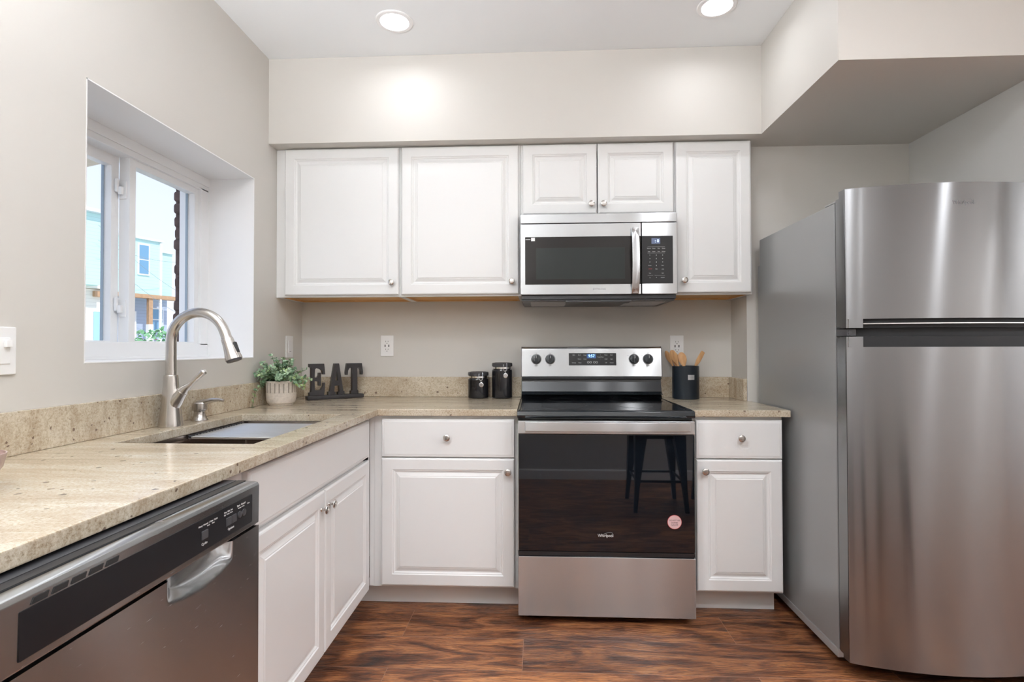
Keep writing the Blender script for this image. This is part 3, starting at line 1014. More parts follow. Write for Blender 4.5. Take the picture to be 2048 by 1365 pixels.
obj('print', text_mb([('Cycles', .007, (DX + .0024, -2.012, .8035), 'side', 'CENTER'), ('Options', .007, (DX + .0024, -1.921, .8035), 'side', 'CENTER'),
                      ('Heavy  Normal  1 Hour  Quick', .0048, (DX + .0024, -2.000, .8400), 'side', 'CENTER'), ('Wash      Rinse', .0040, (DX + .0024, -1.992, .8350), 'side', 'CENTER'),
                      ('Heat  High  Sani', .0048, (DX + .0024, -1.931, .8420), 'side', 'CENTER'), ('Dry  Temp  Rinse', .0044, (DX + .0024, -1.931, .8368), 'side', 'CENTER'),
                      ('Start  Cancel', .0062, (DX + .0024, -1.882, .8420), 'side', 'CENTER'), ('Resume  Drain', .0040, (DX + .0024, -1.882, .8365), 'side', 'CENTER'),
                      ('Clean', .0042, (DX + .0024, -1.853, .8370), 'side', 'CENTER')]), M['white_ink'], cons)

# ------------------------------------------------------------------ range
RX0, RX1, RY = -.0872, .6702, -.7136
t = thing('range', 'stainless steel and black freestanding electric range with smooth glass cooktop', 'range', ((RX0 + RX1) / 2, -.35, 0))
obj('body', MB().box(RX0, RX1, -.665, -.035, .035, .893).box(RX0 + .004, RX1 - .004, -.70, -.665, .290, .310), M['black_enamel'], t)
for xx in (RX0 + .05, RX1 - .05):
    for yy in (-.63, -.10):
        obj('levelling_foot', MB().lathe([(.018, 0), (.018, .012), (.008, .013), (.008, .036)], (xx, yy, .0005), 16), M['black_plastic'], t)
top = MB().prism([(-.640, .8935), (-.700, .882), (-.7105, .885), (-.7125, .895), (-.708, .910), (-.700, .9145), (-.688, .9125), (-.683, .9115), (-.10, .9165), (-.085, .935), (-.035, .935), (-.035, .8935)], 'x', RX0 - .0015, RX1 + .0015, .0015)
ck = obj('cooktop', top, M['black_enamel'], t, ang=25)
obj('glass_surface', MB().prism([(-.672, .9135), (-.115, .9180), (-.115, .9160), (-.672, .9115)], 'x', RX0 + .022, RX1 - .022, .0006), M['black_gloss'], ck)
for (bx, by_, r) in ((RX0 + .21, -.50, .105), (RX1 - .21, -.50, .085), (RX0 + .21, -.24, .075), (RX1 - .21, -.24, .095)):
    zz = .9135 + (.0045) * (by_ + .672) / .557 + .0004
    obj('burner_mark', MB().lathe([(r - .0012, 0), (r + .0012, 0), (r + .0012, .0003), (r - .0012, .0003), (r - .0012, 0)], (bx, by_, zz), 64, cap0=False, cap1=False), M['mark'], ck)
obj('edge_rail', MB().box(RX0 + .004, RX0 + .010, -.69, -.11, .914, .9175, .001), M['black_enamel'], ck)
obj('edge_rail', MB().box(RX1 - .010, RX1 - .004, -.69, -.11, .914, .9175, .001), M['black_enamel'], ck)
# riser + control panel
ris = MB().prism([(-.035, .935), (-.135, .935), (-.118, .940), (-.100, .950), (-.085, 1.000), (-.085, 1.014), (-.100, 1.018), (-.100, 1.030), (-.035, 1.030)], 'x', RX0 + .001, RX1 - .001)
obj('riser', ris, M['black_enamel'], t, ang=20)
def bgy(z):
    return -.106 + (z - 1.03) * .12
bgp = [(-.034, 1.031), (bgy(1.031) + .004, 1.029), (bgy(1.033), 1.033), (bgy(1.1), 1.10), (bgy(1.172), 1.172), (bgy(1.172) + .003, 1.183), (bgy(1.172) + .009, 1.190), (-.070, 1.1945), (-.034, 1.1945)]
bgm = MB()
n_ = 6
rings_ = []
for k, (ins, dz) in enumerate([(0, .016), (.002, .007), (.007, .0025), (.014, 0)]):
    pass
bgm.prism(bgp, 'x', RX0 + .001, RX1 - .0005)
bg_ = obj('backguard', bgm, M['steel_h'], t, ang=22)
for xx in (RX0 - .0005, RX1 + .001):
    eb = MB()
    eb.prism([(y_ - (.001 if y_ < -.05 else 0), z_ + .0005) for y_, z_ in bgp], 'x', xx - .0015, xx + .0015)
    obj('end_cap', eb, M['dark_plastic'], bg_)
tilt = Matrix.Rotation(-math.atan(.12), 4, 'X')
def onbg(z, d=0.0):
    return bgy(z) - d
obj('display_panel', MB().box(.1705, .4275, onbg(1.125, .0012) - .001, onbg(1.125, .0012) + .003, 1.0915, 1.1585, .0005, rot=tilt), M['black_panel'], bg_, label='black display panel')
obj('display_window', MB().box(.268, .318, onbg(1.142, .0028), onbg(1.142, .0010), 1.1295, 1.1545, 0, rot=tilt), M['led_glow'], bg_)
obj('clock_digits', text_mb([('9:57', .021, (.2935, onbg(1.142, .0034), 1.1425), 'front', 'CENTER', .95)]), M['led'], bg_, label='blue clock digits')
pr = []
for (x, z, s) in [(.198, 1.148, 'Bake'), (.228, 1.148, 'Broil'), (.258, 1.148, 'Keep'), (.228, 1.126, 'Warm'), (.258, 1.126, 'Cook'), (.198, 1.106, 'Settings'), (.230, 1.106, 'Clean'),
                  (.372, 1.148, 'Timer'), (.402, 1.148, 'Start'), (.372, 1.126, 'Hold'), (.402, 1.126, 'Light'), (.372, 1.106, 'Off'), (.402, 1.106, 'Cancel'), (.342, 1.137, 'Temp/Time'), (.342, 1.148, '+'), (.342, 1.127, '-')]:
    pr.append((s, .0072, (x, onbg(z, .0035), z), 'front', 'CENTER'))
pr += [('OO', .016, (.282, onbg(1.108, .0035), 1.108), 'front', 'CENTER'), ('OO', .016, (.315, onbg(1.108, .0035), 1.108), 'front', 'CENTER')]
obj('panel_print', text_mb(pr), M['white_ink'], bg_)
kp = []
for kx in (-.007, .069, .523, .5985):
    kz = 1.1255
    kk = MB()
    kr = Matrix.Rotation(-math.atan(.12), 4, 'X')
    kk.lathe([(.0245, 0), (.0245, .002), (.0225, .004), (.0222, .016), (.0205, .019), (.017, .0195), (0, .0195)], (kx, onbg(kz, .0005), kz), 32, 'y', rot=kr)
    kk.box(kx - .0062, kx + .0062, onbg(kz, .034), onbg(kz, .018), kz - .0215, kz + .0215, .003)
    kn = obj('burner_knob', kk, M['blue_plastic'], bg_, label='black burner knob')
    obj('pointer', MB().box(kx - .0012, kx + .0012, onbg(kz, .0352), onbg(kz, .0338), kz + .006, kz + .020), M['white_ink'], kn)
    ring = MB().lathe([(.0245, 0), (.0285, 0), (.0285, .001), (.0245, .001), (.0245, 0)], (kx, onbg(kz, .0002), kz), 36, 'y', cap0=False, cap1=False, rot=kr)
    obj('dial_ring', ring, M['faint_ink'], kn)
    kp += [('OFF', .0065, (kx, onbg(kz + .032, .0006), kz + .032), 'front', 'CENTER'), ('LO', .0055, (kx - .032, onbg(kz + .02, .0006), kz + .020), 'front', 'CENTER'),
           ('REAR' if kx in (.069, .523) else 'FRONT', .0065, (kx, onbg(kz - .034, .0008), kz - .036), 'front', 'CENTER')]
obj('knob_print', text_mb(kp), M['faint_ink'], bg_)
# oven door
dr_ = obj('oven_door', MB().box(RX0 + .001, RX1 - .001, RY, -.668, .815, .8715, .003).box(RX0 + .001, RX1 - .001, RY + .010, -.668, .312, .816), M['steel_h'], t)
obj('door_glass', MB().box(RX0 + .003, RX1 - .003, RY - .0005, RY + .012, .312, .8142, .003), M['oven_glass'], dr_, label='black glass oven door')
hp = []
for k in range(17):
    u = k / 16
    x = RX0 + .032 + (RX1 - RX0 - .058) * u
    d = .034 + .014 * (1 - (2 * u - 1) ** 2)
    hp.append((x, RY - d))
back = [(x, y + .012) for x, y in hp[::-1]]
hd = MB().prism(hp + back, 'z', .831, .872, .003)
hd.box(RX0 + .032, RX0 + .055, RY - .030, RY + .002, .834, .869, .002).box(RX1 - .049, RX1 - .026, RY - .030, RY + .002, .834, .869, .002)
obj('handle', hd, M['steel_h'], dr_, label='wide flat stainless handle')
obj('logo', text_mb([('Whirlpool', .0185, (.2885, RY - .0010, .3815), 'front', 'CENTER', .86)]).tube([(.262 + .05 * math.sin(a) * .55 + .028, RY - .0014, .381 + .011 * math.cos(a) + .5 * .02 * math.sin(a)) for a in [k * PI / 10 - 1.2 for k in range(13)]], .0003, 6), M['white_ink'], dr_)
obj('sticker', MB().lathe([(.0285, 0), (.0285, .0006), (0, .0006)], (.5803, RY - .0006, .4435), 40, 'y'), M['sticker'] if 'sticker' in M else plain('pink_sticker', (0.62, 0.42, 0.42), 0.5), dr_, label='round pink warning sticker')
obj('sticker_rim', MB().lathe([(.0285, 0), (.0302, 0), (.0302, .0007), (.0285, .0007), (.0285, 0)], (.5803, RY - .0006, .4435), 40, 'y', cap0=False, cap1=False), M['red_ink'], dr_)
obj('sticker_print', text_mb([('DO NOT USE', .0078, (.5803, RY - .0014, .4505), 'front', 'CENTER'), ('for storage', .0062, (.5803, RY - .0014, .4420), 'front', 'CENTER'), ('or as a step', .0062, (.5803, RY - .0014, .4355), 'front', 'CENTER'), ('remove me', .0060, (.5803, RY - .0014, .4290), 'front', 'CENTER')]), M['slot'], dr_)
obj('lower_trim', MB().box(RX0 + .002, RX1 - .002, RY + .004, -.668, .2905, .309, .002), M['black_enamel'], dr_)
obj('storage_drawer', MB().box(RX0 + .001, RX1 - .001, RY, -.668, .033, .2885, .003), M['steel_h'], t)

# ------------------------------------------------------------------ microwave
MX0, MX1, MY = -.0820, .6780, -.400
t = thing('microwave', 'stainless steel over-the-range microwave mounted under the short wall cabinet', 'microwave', ((MX0 + MX1) / 2, -.2, 1.425))
obj('body', MB().box(MX0 + .003, MX1 - .003, -.372, -.002, 1.427, 1.8525).box(MX0 + .005, MX1 - .005, -.398, -.37, 1.427, 1.446), M['black_plastic'], t)
obj('vent_grille', MB().box(MX0, MX1, MY - .010, -.372, 1.7985, 1.8450, .004), M['steel_h'], t)
SPX = .5060
md = obj('door', MB().box(MX0, SPX - .002, MY - .015, -.374, 1.447, 1.7950, .004), M['steel_h'], t)
gw = obj('door_glass', MB().box(-.0600, SPX - .0021, MY - .0165, MY - .012, 1.4965, 1.7310, .002), M['dark_win'], md, label='black glass window')
obj('window_mesh', MB().box(-.006, .4255, MY - .0170, MY - .0160, 1.5215, 1.6760, 0), M['dark_win2'], gw)
cpn = obj('control_panel', MB().box(SPX + .001, MX1, MY - .015, -.374, 1.447, 1.7950, .004), M['steel_h'], t)
obj('keypad', MB().box(SPX + .0012, .6560, MY - .0165, MY - .012, 1.4975, 1.7300, .002), M['black_panel'], cpn, label='black keypad')
obj('display', MB().box(.5530, .5945, MY - .0172, MY - .016, 1.6905, 1.7180, 0), M['mw_disp'], cpn)
obj('display_digits', text_mb([(': 0', .021, (.5790, MY - .0178, 1.7040), 'front', 'CENTER')]), M['mw_led'], cpn)
kp = []
x3 = (.545, .576, .606)
for r, row in enumerate([('1', '2', '3'), ('4', '5', '6'), ('7', '8', '9'), ('', '0', '')]):
    for c, s in enumerate(row):
        if s:
            kp.append((s, .0085, (x3[c], MY - .0170, 1.6355 - .0170 * r), 'front', 'CENTER'))
for c, (a, b) in enumerate((('Popcorn', 'Auto'), ('Potato', 'Power'), ('Pizza', 'Time'), ('Reheat', 'Defrost'))):
    kp.append((a, .0055, (.541 + .0232 * c, MY - .0170, 1.6685), 'front', 'CENTER'))
    kp.append((b, .0055, (.541 + .0232 * c, MY - .0170, 1.6530), 'front', 'CENTER'))
kp += [('Power', .0055, (x3[0], MY - .0170, 1.5855), 'front', 'CENTER'), ('Start', .0055, (x3[2], MY - .0170, 1.5855), 'front', 'CENTER'), ('Melt', .0055, (x3[1], MY - .0170, 1.5680), 'front', 'CENTER'),
       ('+30s', .006, (x3[2], MY - .0170, 1.5670), 'front', 'CENTER'), ('Vent', .0055, (x3[0], MY - .0170, 1.5485), 'front', 'CENTER'), ('Light', .0055, (x3[2], MY - .0170, 1.5485), 'front', 'CENTER'),
       ('o', .0075, (x3[0], MY - .0170, 1.5265), 'front', 'CENTER'), ('*', .009, (x3[1], MY - .0170, 1.5255), 'front', 'CENTER'), ('ON/OFF', .0050, (x3[2], MY - .0170, 1.5265), 'front', 'CENTER')]
kpm = text_mb(kp)
kpm.box(.534, .617, MY - .0172, MY - .0163, 1.6757, 1.6764).box(.534, .617, MY - .0172, MY - .0163, 1.6452, 1.6459).box(.534, .560, MY - .0172, MY - .0163, 1.5375, 1.5381).box(.567, .617, MY - .0172, MY - .0163, 1.5375, 1.5381)
obj('keypad_print', kpm, M['white_ink'], cpn)
obj('stop_key', text_mb([('STOP', .0070, (x3[0] + .002, MY - .0172, 1.5685), 'front', 'CENTER')]), M['red_ink'], cpn)
hp = []
for k in range(15):
    u = k / 14
    hp.append((MY - .030 - .030 * (1 - (2 * u - 1) ** 2), 1.4490 + (1.7700 - 1.4490) * u))
hb_ = [(y + .012, z) for y, z in hp[::-1]]
hd = MB().prism(hp + hb_, 'x', .4545, .4905, .003)
hd.box(.458, .487, MY - .032, MY - .013, 1.452, 1.474, .002).box(.458, .487, MY - .032, MY - .013, 1.745, 1.767, .002)
obj('handle', hd, M['steel_h'], md, label='bowed vertical stainless handle')
obj('logo', text_mb([('SAMSUNG', .0135, (.3010, MY - .0155, 1.4730), 'front', 'CENTER', 1.0)]), M['faint_ink'], md)
obj('sticker', MB().box(-.030, -.0115, MY - .0172, MY - .016, 1.7105, 1.7265), M['plate'], md, label='small white sticker')
obj('sticker_print', text_mb([('ecobee', .0085, (-.0575, MY - .0170, 1.7180), 'front', 'LEFT')]) if False else MB().box(-.0575, -.033, MY - .0172, MY - .0163, 1.7160, 1.7210), M['grey_ink'], md)
un = obj('underside', MB().box(MX0 + .008, MX1 - .008, -.390, -.010, 1.4185, 1.4265, .003).box(.14, .46, -.395, -.30, 1.4130, 1.4185, .002), M['dark_plastic'], t)
for a, b in ((-.035, .148), (.452, .640)):
    gm = MB().box(a, b, -.330, -.085, 1.4165, 1.4184)
    for q in range(14):
        gm.box(a + .004, b - .004, -.322 + q * .0175, -.315 + q * .0175, 1.4155, 1.4166)
    obj('grease_filter', gm, M['filter'] if 'filter' in M else plain('grease_filter_mesh', (0.50, 0.50, 0.50), 0.5, 0.5), un, label='grey mesh grease filter')

# ------------------------------------------------------------------ refrigerator
RFX0, RFX1 = 1.1147, 1.8570
t = thing('refrigerator', 'tall stainless steel top-freezer refrigerator with grey sides at the right wall', 'refrigerator', (1.486, -.65, 0))
obj('cabinet', MB().box(RFX0, RFX1, -.975, -.2925, .062, 1.728, .006).box(RFX0 + .004, RFX1 - .004, -.2925, -.262, .10, 1.60, .004), M['fr_side'], t)
M['fr_rail'] = plain('fridge_rail_paint', (0.42, 0.42, 0.42), 0.35, 0.3)
obj('side_rail', MB().box(RFX0 - .002, RFX0 + .02, -.972, -.295, .032, .062, .002), M['fr_rail'], t)
obj('side_rail', MB().box(RFX1 - .02, RFX1, -.972, -.295, .032, .062, .002), M['fr_rail'], t)
obj('base_grille', MB().box(RFX0 + .025, RFX1 - .025, -.96, -.94, .020, .060).box(RFX0 + .05, RFX0 + .09, -.95, -.90, .0005, .03).box(RFX1 - .09, RFX1 - .05, -.95, -.90, .0005, .03), M['black_plastic'], t)
DLX, DRX, DCY, DEY = 1.1080, 1.8640, -1.122, -1.056
def dface(x):
    u = (x - (DLX + DRX) / 2) / ((DRX - DLX) / 2)
    return DEY + (DCY - DEY) * (1 - u * u)
def fslab(m, xa, xb, z0, z1, off=0, yb=-1.018, bev=.0, n=28, mi=0):
    pts = []
    for k in range(n + 1):
        x = xa + (xb - xa) * k / n
        pts.append((x, dface(x) + off))
    if off == 0 and xa <= DLX + .001:
        pts = [(DLX, DEY + .006)] + [(DLX + .0015, DEY + .0015)] + [(max(x, DLX + .006), y) for x, y in pts]
    pts = pts + [(xb, yb), (xa, yb)]
    m.prism(pts, 'z', z0, z1, bev, mi)
def fdoor(name, z0, z1, pk0, pk1, label):
    m = MB()
    ztop = pk0 if z0 + .3 < pk0 < z1 else z1
    zbot = pk1 if z0 < pk1 < z1 - .3 else z0
    fslab(m, DLX, DRX, zbot, ztop)
    a, b = (z0, zbot) if zbot > z0 else (ztop, z1)
    fslab(m, DLX, 1.158, a, b, n=6)
    # right-hand end of the pocket
    pts = [(1.815 + (DRX - 1.815) * k / 6, dface(1.815 + (DRX - 1.815) * k / 6)) for k in range(7)] + [(DRX, -1.018), (1.815, -1.018)]
    m.prism(pts, 'z', a, b)
    o = obj(name, m, M['steel_f'], t, ang=25, label=label)
    lm = MB().box(DLX + .006, DRX - .006, -1.0175, -.982, z0 + .004, (z1 - .020) if name == 'freezer_door' else z1 - .003, .004)
    obj('door_liner', lm, M['steel_f'], o)
    pm = MB()
    pm.prism([(1.1585 + (1.8145 - 1.1585) * k / 24, dface(1.1585 + (1.8145 - 1.1585) * k / 24) + .014) for k in range(25)] + [(1.8145, -1.0185), (1.1585, -1.0185)], 'z', a, b)
    obj('handle_pocket', pm, M['pocket'], o, label='black recessed handle')
    return o
up_ = fdoor('freezer_door', 1.255, 1.757, 1.9, 1.287, 'short upper stainless door')
lo_ = fdoor('fresh_food_door', .060, 1.224, 1.187, -1, 'tall lower stainless door')
# chrome grip line in the upper pocket
gl_ = MB()
gl_.prism([(1.160 + (1.813 - 1.160) * k / 24, dface(1.160 + (1.813 - 1.160) * k / 24) + .002) for k in range(25)] + [(1.813 - (1.813 - 1.160) * k / 24, dface(1.813 - (1.813 - 1.160) * k / 24) + .0135) for k in range(25)], 'z', 1.268, 1.2715)
obj('grip_trim', gl_, M['chrome'], up_)
seam = MB()
seam.prism([(RFX0 + .02 + .70 * k / 24, dface(RFX0 + .02 + .70 * k / 24) + .030) for k in range(25)] + [(RFX0 + .72, -.976), (RFX0 + .02, -.976)], 'z', 1.2245, 1.2545)
obj('door_gap_cover', seam, M['pocket'], t)
obj('middle_hinge', MB().box(RFX0 + .001, 1.150, -1.045, -.976, 1.2262, 1.2530, .003).lathe([(.007, 0), (.007, .003), (0, .004)], (RFX0 + .012, -1.045, 1.239), 16, 'y'), M['dark_plastic'], t)
obj('top_hinge', MB().box(RFX0 + .004, 1.20, -1.010, -.90, 1.7285, 1.7360, .003), M['fr_side'], t)
obj('gasket', MB().box(RFX0 + .003, RFX1 - .003, -.9815, -.9755, .064, 1.22).box(RFX0 + .003, RFX1 - .003, -.9815, -.9755, 1.26, 1.726), M['black_plastic'], t)
lx = 1.4705
lg = text_mb([('Whirlpool', .0200, (lx, dface(lx) - .0004, 1.6860), 'front', 'CENTER', .86)])
for v in lg.bm.verts:
    v.co.y += dface(v.co.x) - dface(lx)
lg.tube([(lx + .012 + .018 * math.sin(a), dface(lx) - .001, 1.686 + .010 * math.cos(a) + .006 * math.sin(a)) for a in [k * PI / 10 - 1.2 for k in range(13)]], .0003, 6)
obj('logo', lg, M['badge'] if 'badge' in M else plain('grey_metal_badge', (0.25, 0.25, 0.26), 0.3, 0.8), up_)

# ------------------------------------------------------------------ wall plates
def outlet(x, z, label):
    t = thing('wall_outlet', label, 'outlet', (x, -.006, z), 'outlets on the back wall')
    pl = obj('cover_plate', MB().box(x - .0375, x + .0375, -.0065, -.0004, z - .0600, z + .0600, .0025), M['plate'], t)
    obj('receptacle', MB().box(x - .0165, x + .0165, -.0085, -.0060, z - .0335, z + .0335, .0015), M['plate'], t)
    s = MB()
    for sz in (.0225, -.0225):
        s.box(x - .0075, x - .0055, -.0088, -.0080, z + sz - .001, z + sz + .0065).box(x + .0055, x + .0075, -.0088, -.0080, z + sz - .001, z + sz + .0065)
        s.lathe([(.0024, 0), (.0024, .0005)], (x, -.0083, z + sz - .0080), 12, 'y')
    s.box(x - .0135, x - .0080, -.0088, -.0080, z - .0065, z + .0065).box(x + .0080, x + .0135, -.0088, -.0080, z - .0065, z + .0065)
    obj('slots', s, M['slot'], t)
outlet(-.8605, 1.2015, 'white duplex wall outlet with two charging ports, right of the black word sign')
outlet(.7765, 1.1950, 'white duplex wall outlet behind the wooden spoons right of the range')
def plate_left(y, z, w, h, label, kind):
    t = thing('light_switch', label, 'switch', (XL + .003, y, z))
    obj('cover_plate', MB().box(XL + .0004, XL + .0065, y - w / 2, y + w / 2, z - h / 2, z + h / 2, .0025), M['plate'], t)
    return t
t = plate_left(-.168, 1.197, .080, .118, 'narrow white rocker switch plate on the left wall behind the plant', 0)
obj('rocker', MB().box(XL + .006, XL + .0090, -.1845, -.1515, 1.1635, 1.2305, .0015), M['plate'], t)
obj('indicator', MB().box(XL + .0088, XL + .0100, -.176, -.160, 1.1690, 1.1730), M['grey_ink'], t)
t = plate_left(-1.765, 1.181, .116, .122, 'large white dimmer switch plate on the left wall at the picture edge', 0)
obj('rocker', MB().box(XL + .006, XL + .0090, -1.805, -1.725, 1.1475, 1.2145, .0015), M['plate'], t)
obj('slider', MB().box(XL + .0088, XL + .0190, -1.744, -1.728, 1.190, 1.208, .002), M['plate'], t)

# ------------------------------------------------------------------ plant in pot
PX, PY = -1.248, -.478
t = thing('potted_plant', 'bushy green eucalyptus plant in a ribbed cement pot on the counter corner', 'plant', (PX, PY, CT))
prof = [(.052, 0), (.0545, .002), (.0545, .007), (.062, .012), (.067, .024), (.0685, .040), (.0690, .058), (.0672, .0585), (.0680, .1165), (.0655, .1185), (.0620, .1175), (.060, .105), (0, .104)]
pot = MB().lathe(prof, (PX, PY, CT), 48)
obj('pot', pot, M['pot'], t)
gr = MB()
for k in range(20):
    a = 2 * PI * k / 20 + random.uniform(-.03, .03)
    cxg, cyg = PX + .0673 * math.cos(a), PY + .0673 * math.sin(a)
    gr.box(cxg - .0018, cxg + .0018, cyg - .0030, cyg + .0030, CT + .062, CT + random.uniform(.105, .115), .001, rot=Matrix.Rotation(a, 4, 'Z'))
obj('pot_grooves', gr, M['pot_dark'], t, label='narrow dark grooves round the pot')
obj('moss', MB().lathe([(.060, .1055), (.05, .112), (.02, .116), (0, .117)], (PX, PY, CT), 24), M['soil'], t)
lf = bmesh.new()
stm = MB()
def leaf(c, d, nrm, L, W_):
    d = d.normalized()
    s_ = d.cross(nrm).normalized()
    nn = s_.cross(d)
    pts = []
    for k in range(8):
        a = 2 * PI * k / 8
        pts.append(c + d * (L * .5 * (1 - math.cos(a))) + s_ * (W_ * .5 * math.sin(a)) + nn * (.18 * W_ * abs(math.sin(a))))
    vs_ = [lf.verts.new(p) for p in pts]
    ctr = lf.verts.new(c + d * L * .55)
    for k in range(8):
        lf.faces.new((vs_[k], vs_[(k + 1) % 8], ctr))
rnd = random.Random(11)
for si in range(66):
    a = rnd.uniform(0, 2 * PI)
    lean = rnd.uniform(.05, 1.0) ** .8
    ln = rnd.uniform(.085, .150) * (1.0 - .15 * lean)
    base = Vector((PX + .035 * math.cos(a) * lean, PY + .035 * math.sin(a) * lean, CT + .108))
    out = Vector((math.cos(a) * lean * 1.15, math.sin(a) * lean * 1.15 * .85, 1.0 - .35 * lean)).normalized()
    droop = rnd.uniform(.1, 1.0) * lean
    if si == 0:     # trailing stem over the pot edge, left
        a = math.radians(215); out = Vector((-.65, -.75, .22)).normalized(); droop = 3.2; ln = .12; base = Vector((PX - .04, PY - .045, CT + .112))
    pp = []
    K = 9
    for k in range(K + 1):
        u = k / K
        p = base + out * ln * u + Vector((0, 0, -droop * .055 * u * u * 1.2))
        if p.x < XL + .03:
            p.x = XL + .03 + (p.x - XL - .03) * .1
        pp.append(p)
    stm.tube(pp, [.0011] * (K + 1), 5)
    for k in range(1, K + 1):
        dd_ = (pp[k] - pp[k - 1]).normalized()
        for sgn in range(2 if k < K else 3):
            ra = rnd.uniform(0, 2 * PI)
            perp = dd_.orthogonal().normalized()
            perp = Matrix.Rotation(ra + sgn * PI, 3, dd_) @ perp
            dir_ = (perp * 1.0 + dd_ * rnd.uniform(.2, .8)).normalized()
            L = rnd.uniform(.014, .025) * (1.1 - .4 * k / K)
            nrm = (dd_ + Vector((rnd.uniform(-.5, .5), rnd.uniform(-.8, .2), rnd.uniform(0, .8)))).normalized()
            c = pp[k] + dir_ * .002
            if c.x + dir_.x * L < XL + .006:
                continue
            leaf(c, dir_, nrm, L, L * rnd.uniform(.75, 1.0))
lfm = MB(); lfm.bm.free(); lfm.bm = lf
obj('foliage', lfm, M['leaf'], t, ang=180)
obj('stems', stm, M['stem'], t)

# ------------------------------------------------------------------ EAT sign
SG = Vector((-1.213, -.262, CT))
ang_ = math.radians(38.5)
t = thing('word_sign', 'black wooden letters EAT standing on a black base in the counter corner', 'sign', (0, 0, 0))
L_ = .308
TH = .034
def place_sign(o):
    pass
# local: x along length, y depth (0 front .. TH back), z up
def zx(px):      # traced column -> length
    return (px - 745) / 800.0 * L_
obj('base', MB().box(0, L_, 0, .046, .0003, .0225, .004), M['sign'], t)
H0, HT = .0225, .1930
def tz(v):       # 0 (bottom) .. 1 (top)
    return H0 + (HT - H0) * v
def poly(pts, x0, w):
    return [(x0 + w * a, tz(b)) for a, b in pts]
E_ = [(0, 0), (.93, 0), (.98, .14), (1.0, .40), (.88, .40), (.86, .28), (.72, .17), (.42, .16), (.36, .19), (.34, .45), (.52, .45), (.58, .42), (.60, .31), (.74, .31), (.74, .72), (.60, .72), (.58, .62), (.52, .57), (.34, .57), (.36, .82), (.42, .86),
      (.66, .84), (.80, .78), (.86, .66), (1.0, .66), (.98, .82), (.94, 1.0), (0, 1.0), (0, .90), (.10, .88), (.12, .84), (.12, .16), (.10, .12), (0, .10)]
A_out = [(0, 0), (.44, 0), (.44, .09), (.36, .10), (.39, .29), (.66, .29), (.70, .10), (.60, .09), (.60, 0), (1.0, 0), (1.0, .10), (.92, .12), (.66, 1.0), (.38, 1.0), (.10, .12), (0, .10)]
T_ = [(.30, 0), (.74, 0), (.74, .10), (.68, .12), (.68, .82), (.72, .86), (.80, .84), (.88, .76), (.90, .62), (1.0, .62), (1.02, .70), (.95, 1.0), (.08, 1.0), (0, .70), (.02, .62), (.12, .62), (.14, .76), (.22, .84), (.32, .86), (.38, .82), (.38, .12), (.30, .10)]
obj('letter', MB().prism(poly(E_, .012, .083), 'y', .008, .036, .0012), M['sign'], t)
# A: two halves so the counter stays open
xa, wa = .112, .088
am = MB()
am.prism(poly([(0, 0), (.44, 0), (.44, .09), (.36, .10), (.39, .29), (.43, .45), (.52, .78), (.52, 1.0), (.38, 1.0), (.10, .12), (0, .10)], xa, wa), 'y', .008, .036)
am.prism(poly([(1.0, 0), (.60, 0), (.60, .09), (.70, .10), (.66, .29), (.61, .45), (.52, .78), (.52, 1.0), (.66, 1.0), (.92, .12), (1.0, .10)][::-1], xa, wa), 'y', .008, .036)
am.prism(poly([(.39, .29), (.66, .29), (.61, .45), (.43, .45)], xa, wa), 'y', .0082, .0358)
obj('letter', am, M['sign'], t)
obj('letter', MB().prism(poly(T_, .207, .096), 'y', .008, .036, .0012), M['sign'], t)
t.location = SG
t.rotation_euler = (0, 0, ang_)

# ------------------------------------------------------------------ canisters
def canister(x, y, r, hb, label, cy_):
    t = thing('canister', label, 'canister', (x, y, CT), 'black canisters beside the range')
    obj('jar', MB().lathe([(r - .006, 0), (r - .001, .002), (r, .006), (r, hb - .010), (r - .002, hb - .004), (r - .008, hb), (r - .010, hb - .001), (r - .010, .01), (0, .01)], (x, y, CT), 48), M['canister'], t)
    obj('clear_neck', MB().lathe([(r - .0075, hb), (r - .005, hb + .002), (r - .005, hb + .012), (r - .012, hb + .013), (r - .012, hb), (r - .0075, hb)], (x, y, CT), 48, cap0=False, cap1=False), M['chrome'], t)
    obj('lid', MB().lathe([(r - .009, hb + .0132), (r - .001, hb + .0135), (r + .001, hb + .016), (r + .001, hb + .030), (r - .002, hb + .034), (r - .010, hb + .035), (r - .012, hb + .033), (0, hb + .033)], (x, y, CT), 48), M['lid'], t)
    # wire clasp facing the room
    fx, fy = x + .35 * r, y - .95 * r
    cl = MB()
    cl.tube([(fx - .009, fy + .002, CT + hb + .034), (fx - .010, fy - .005, CT + hb + .018), (fx - .010, fy - .006, CT + hb - .002), (fx - .004, fy - .008, CT + hb - .010), (fx + .004, fy - .008, CT + hb - .010), (fx + .010, fy - .006, CT + hb - .002), (fx + .010, fy - .005, CT + hb + .018), (fx + .009, fy + .002, CT + hb + .034)], .0013, 8)
    cl.tube([(fx, fy - .008, CT + hb - .006), (fx + .002, fy - .010, CT + hb - .022)], .0018, 8)
    obj('wire_clasp', cl, M['chrome'], t)
    obj('clasp_disc', MB().lathe([(.0125, 0), (.0125, .002), (.010, .003), (.009, .0022), (0, .0022)], (fx + .003, fy - .006, CT + hb - .034), 24, 'y'), M['chrome'], t)
canister(-.3275, -.083, .0565, .110, 'short glossy black canister with clear lid and wire clasp, left of the pair', 0)
canister(-.1955, -.083, .0560, .160, 'taller glossy black canister with wire clasp, standing next to the range', 0)

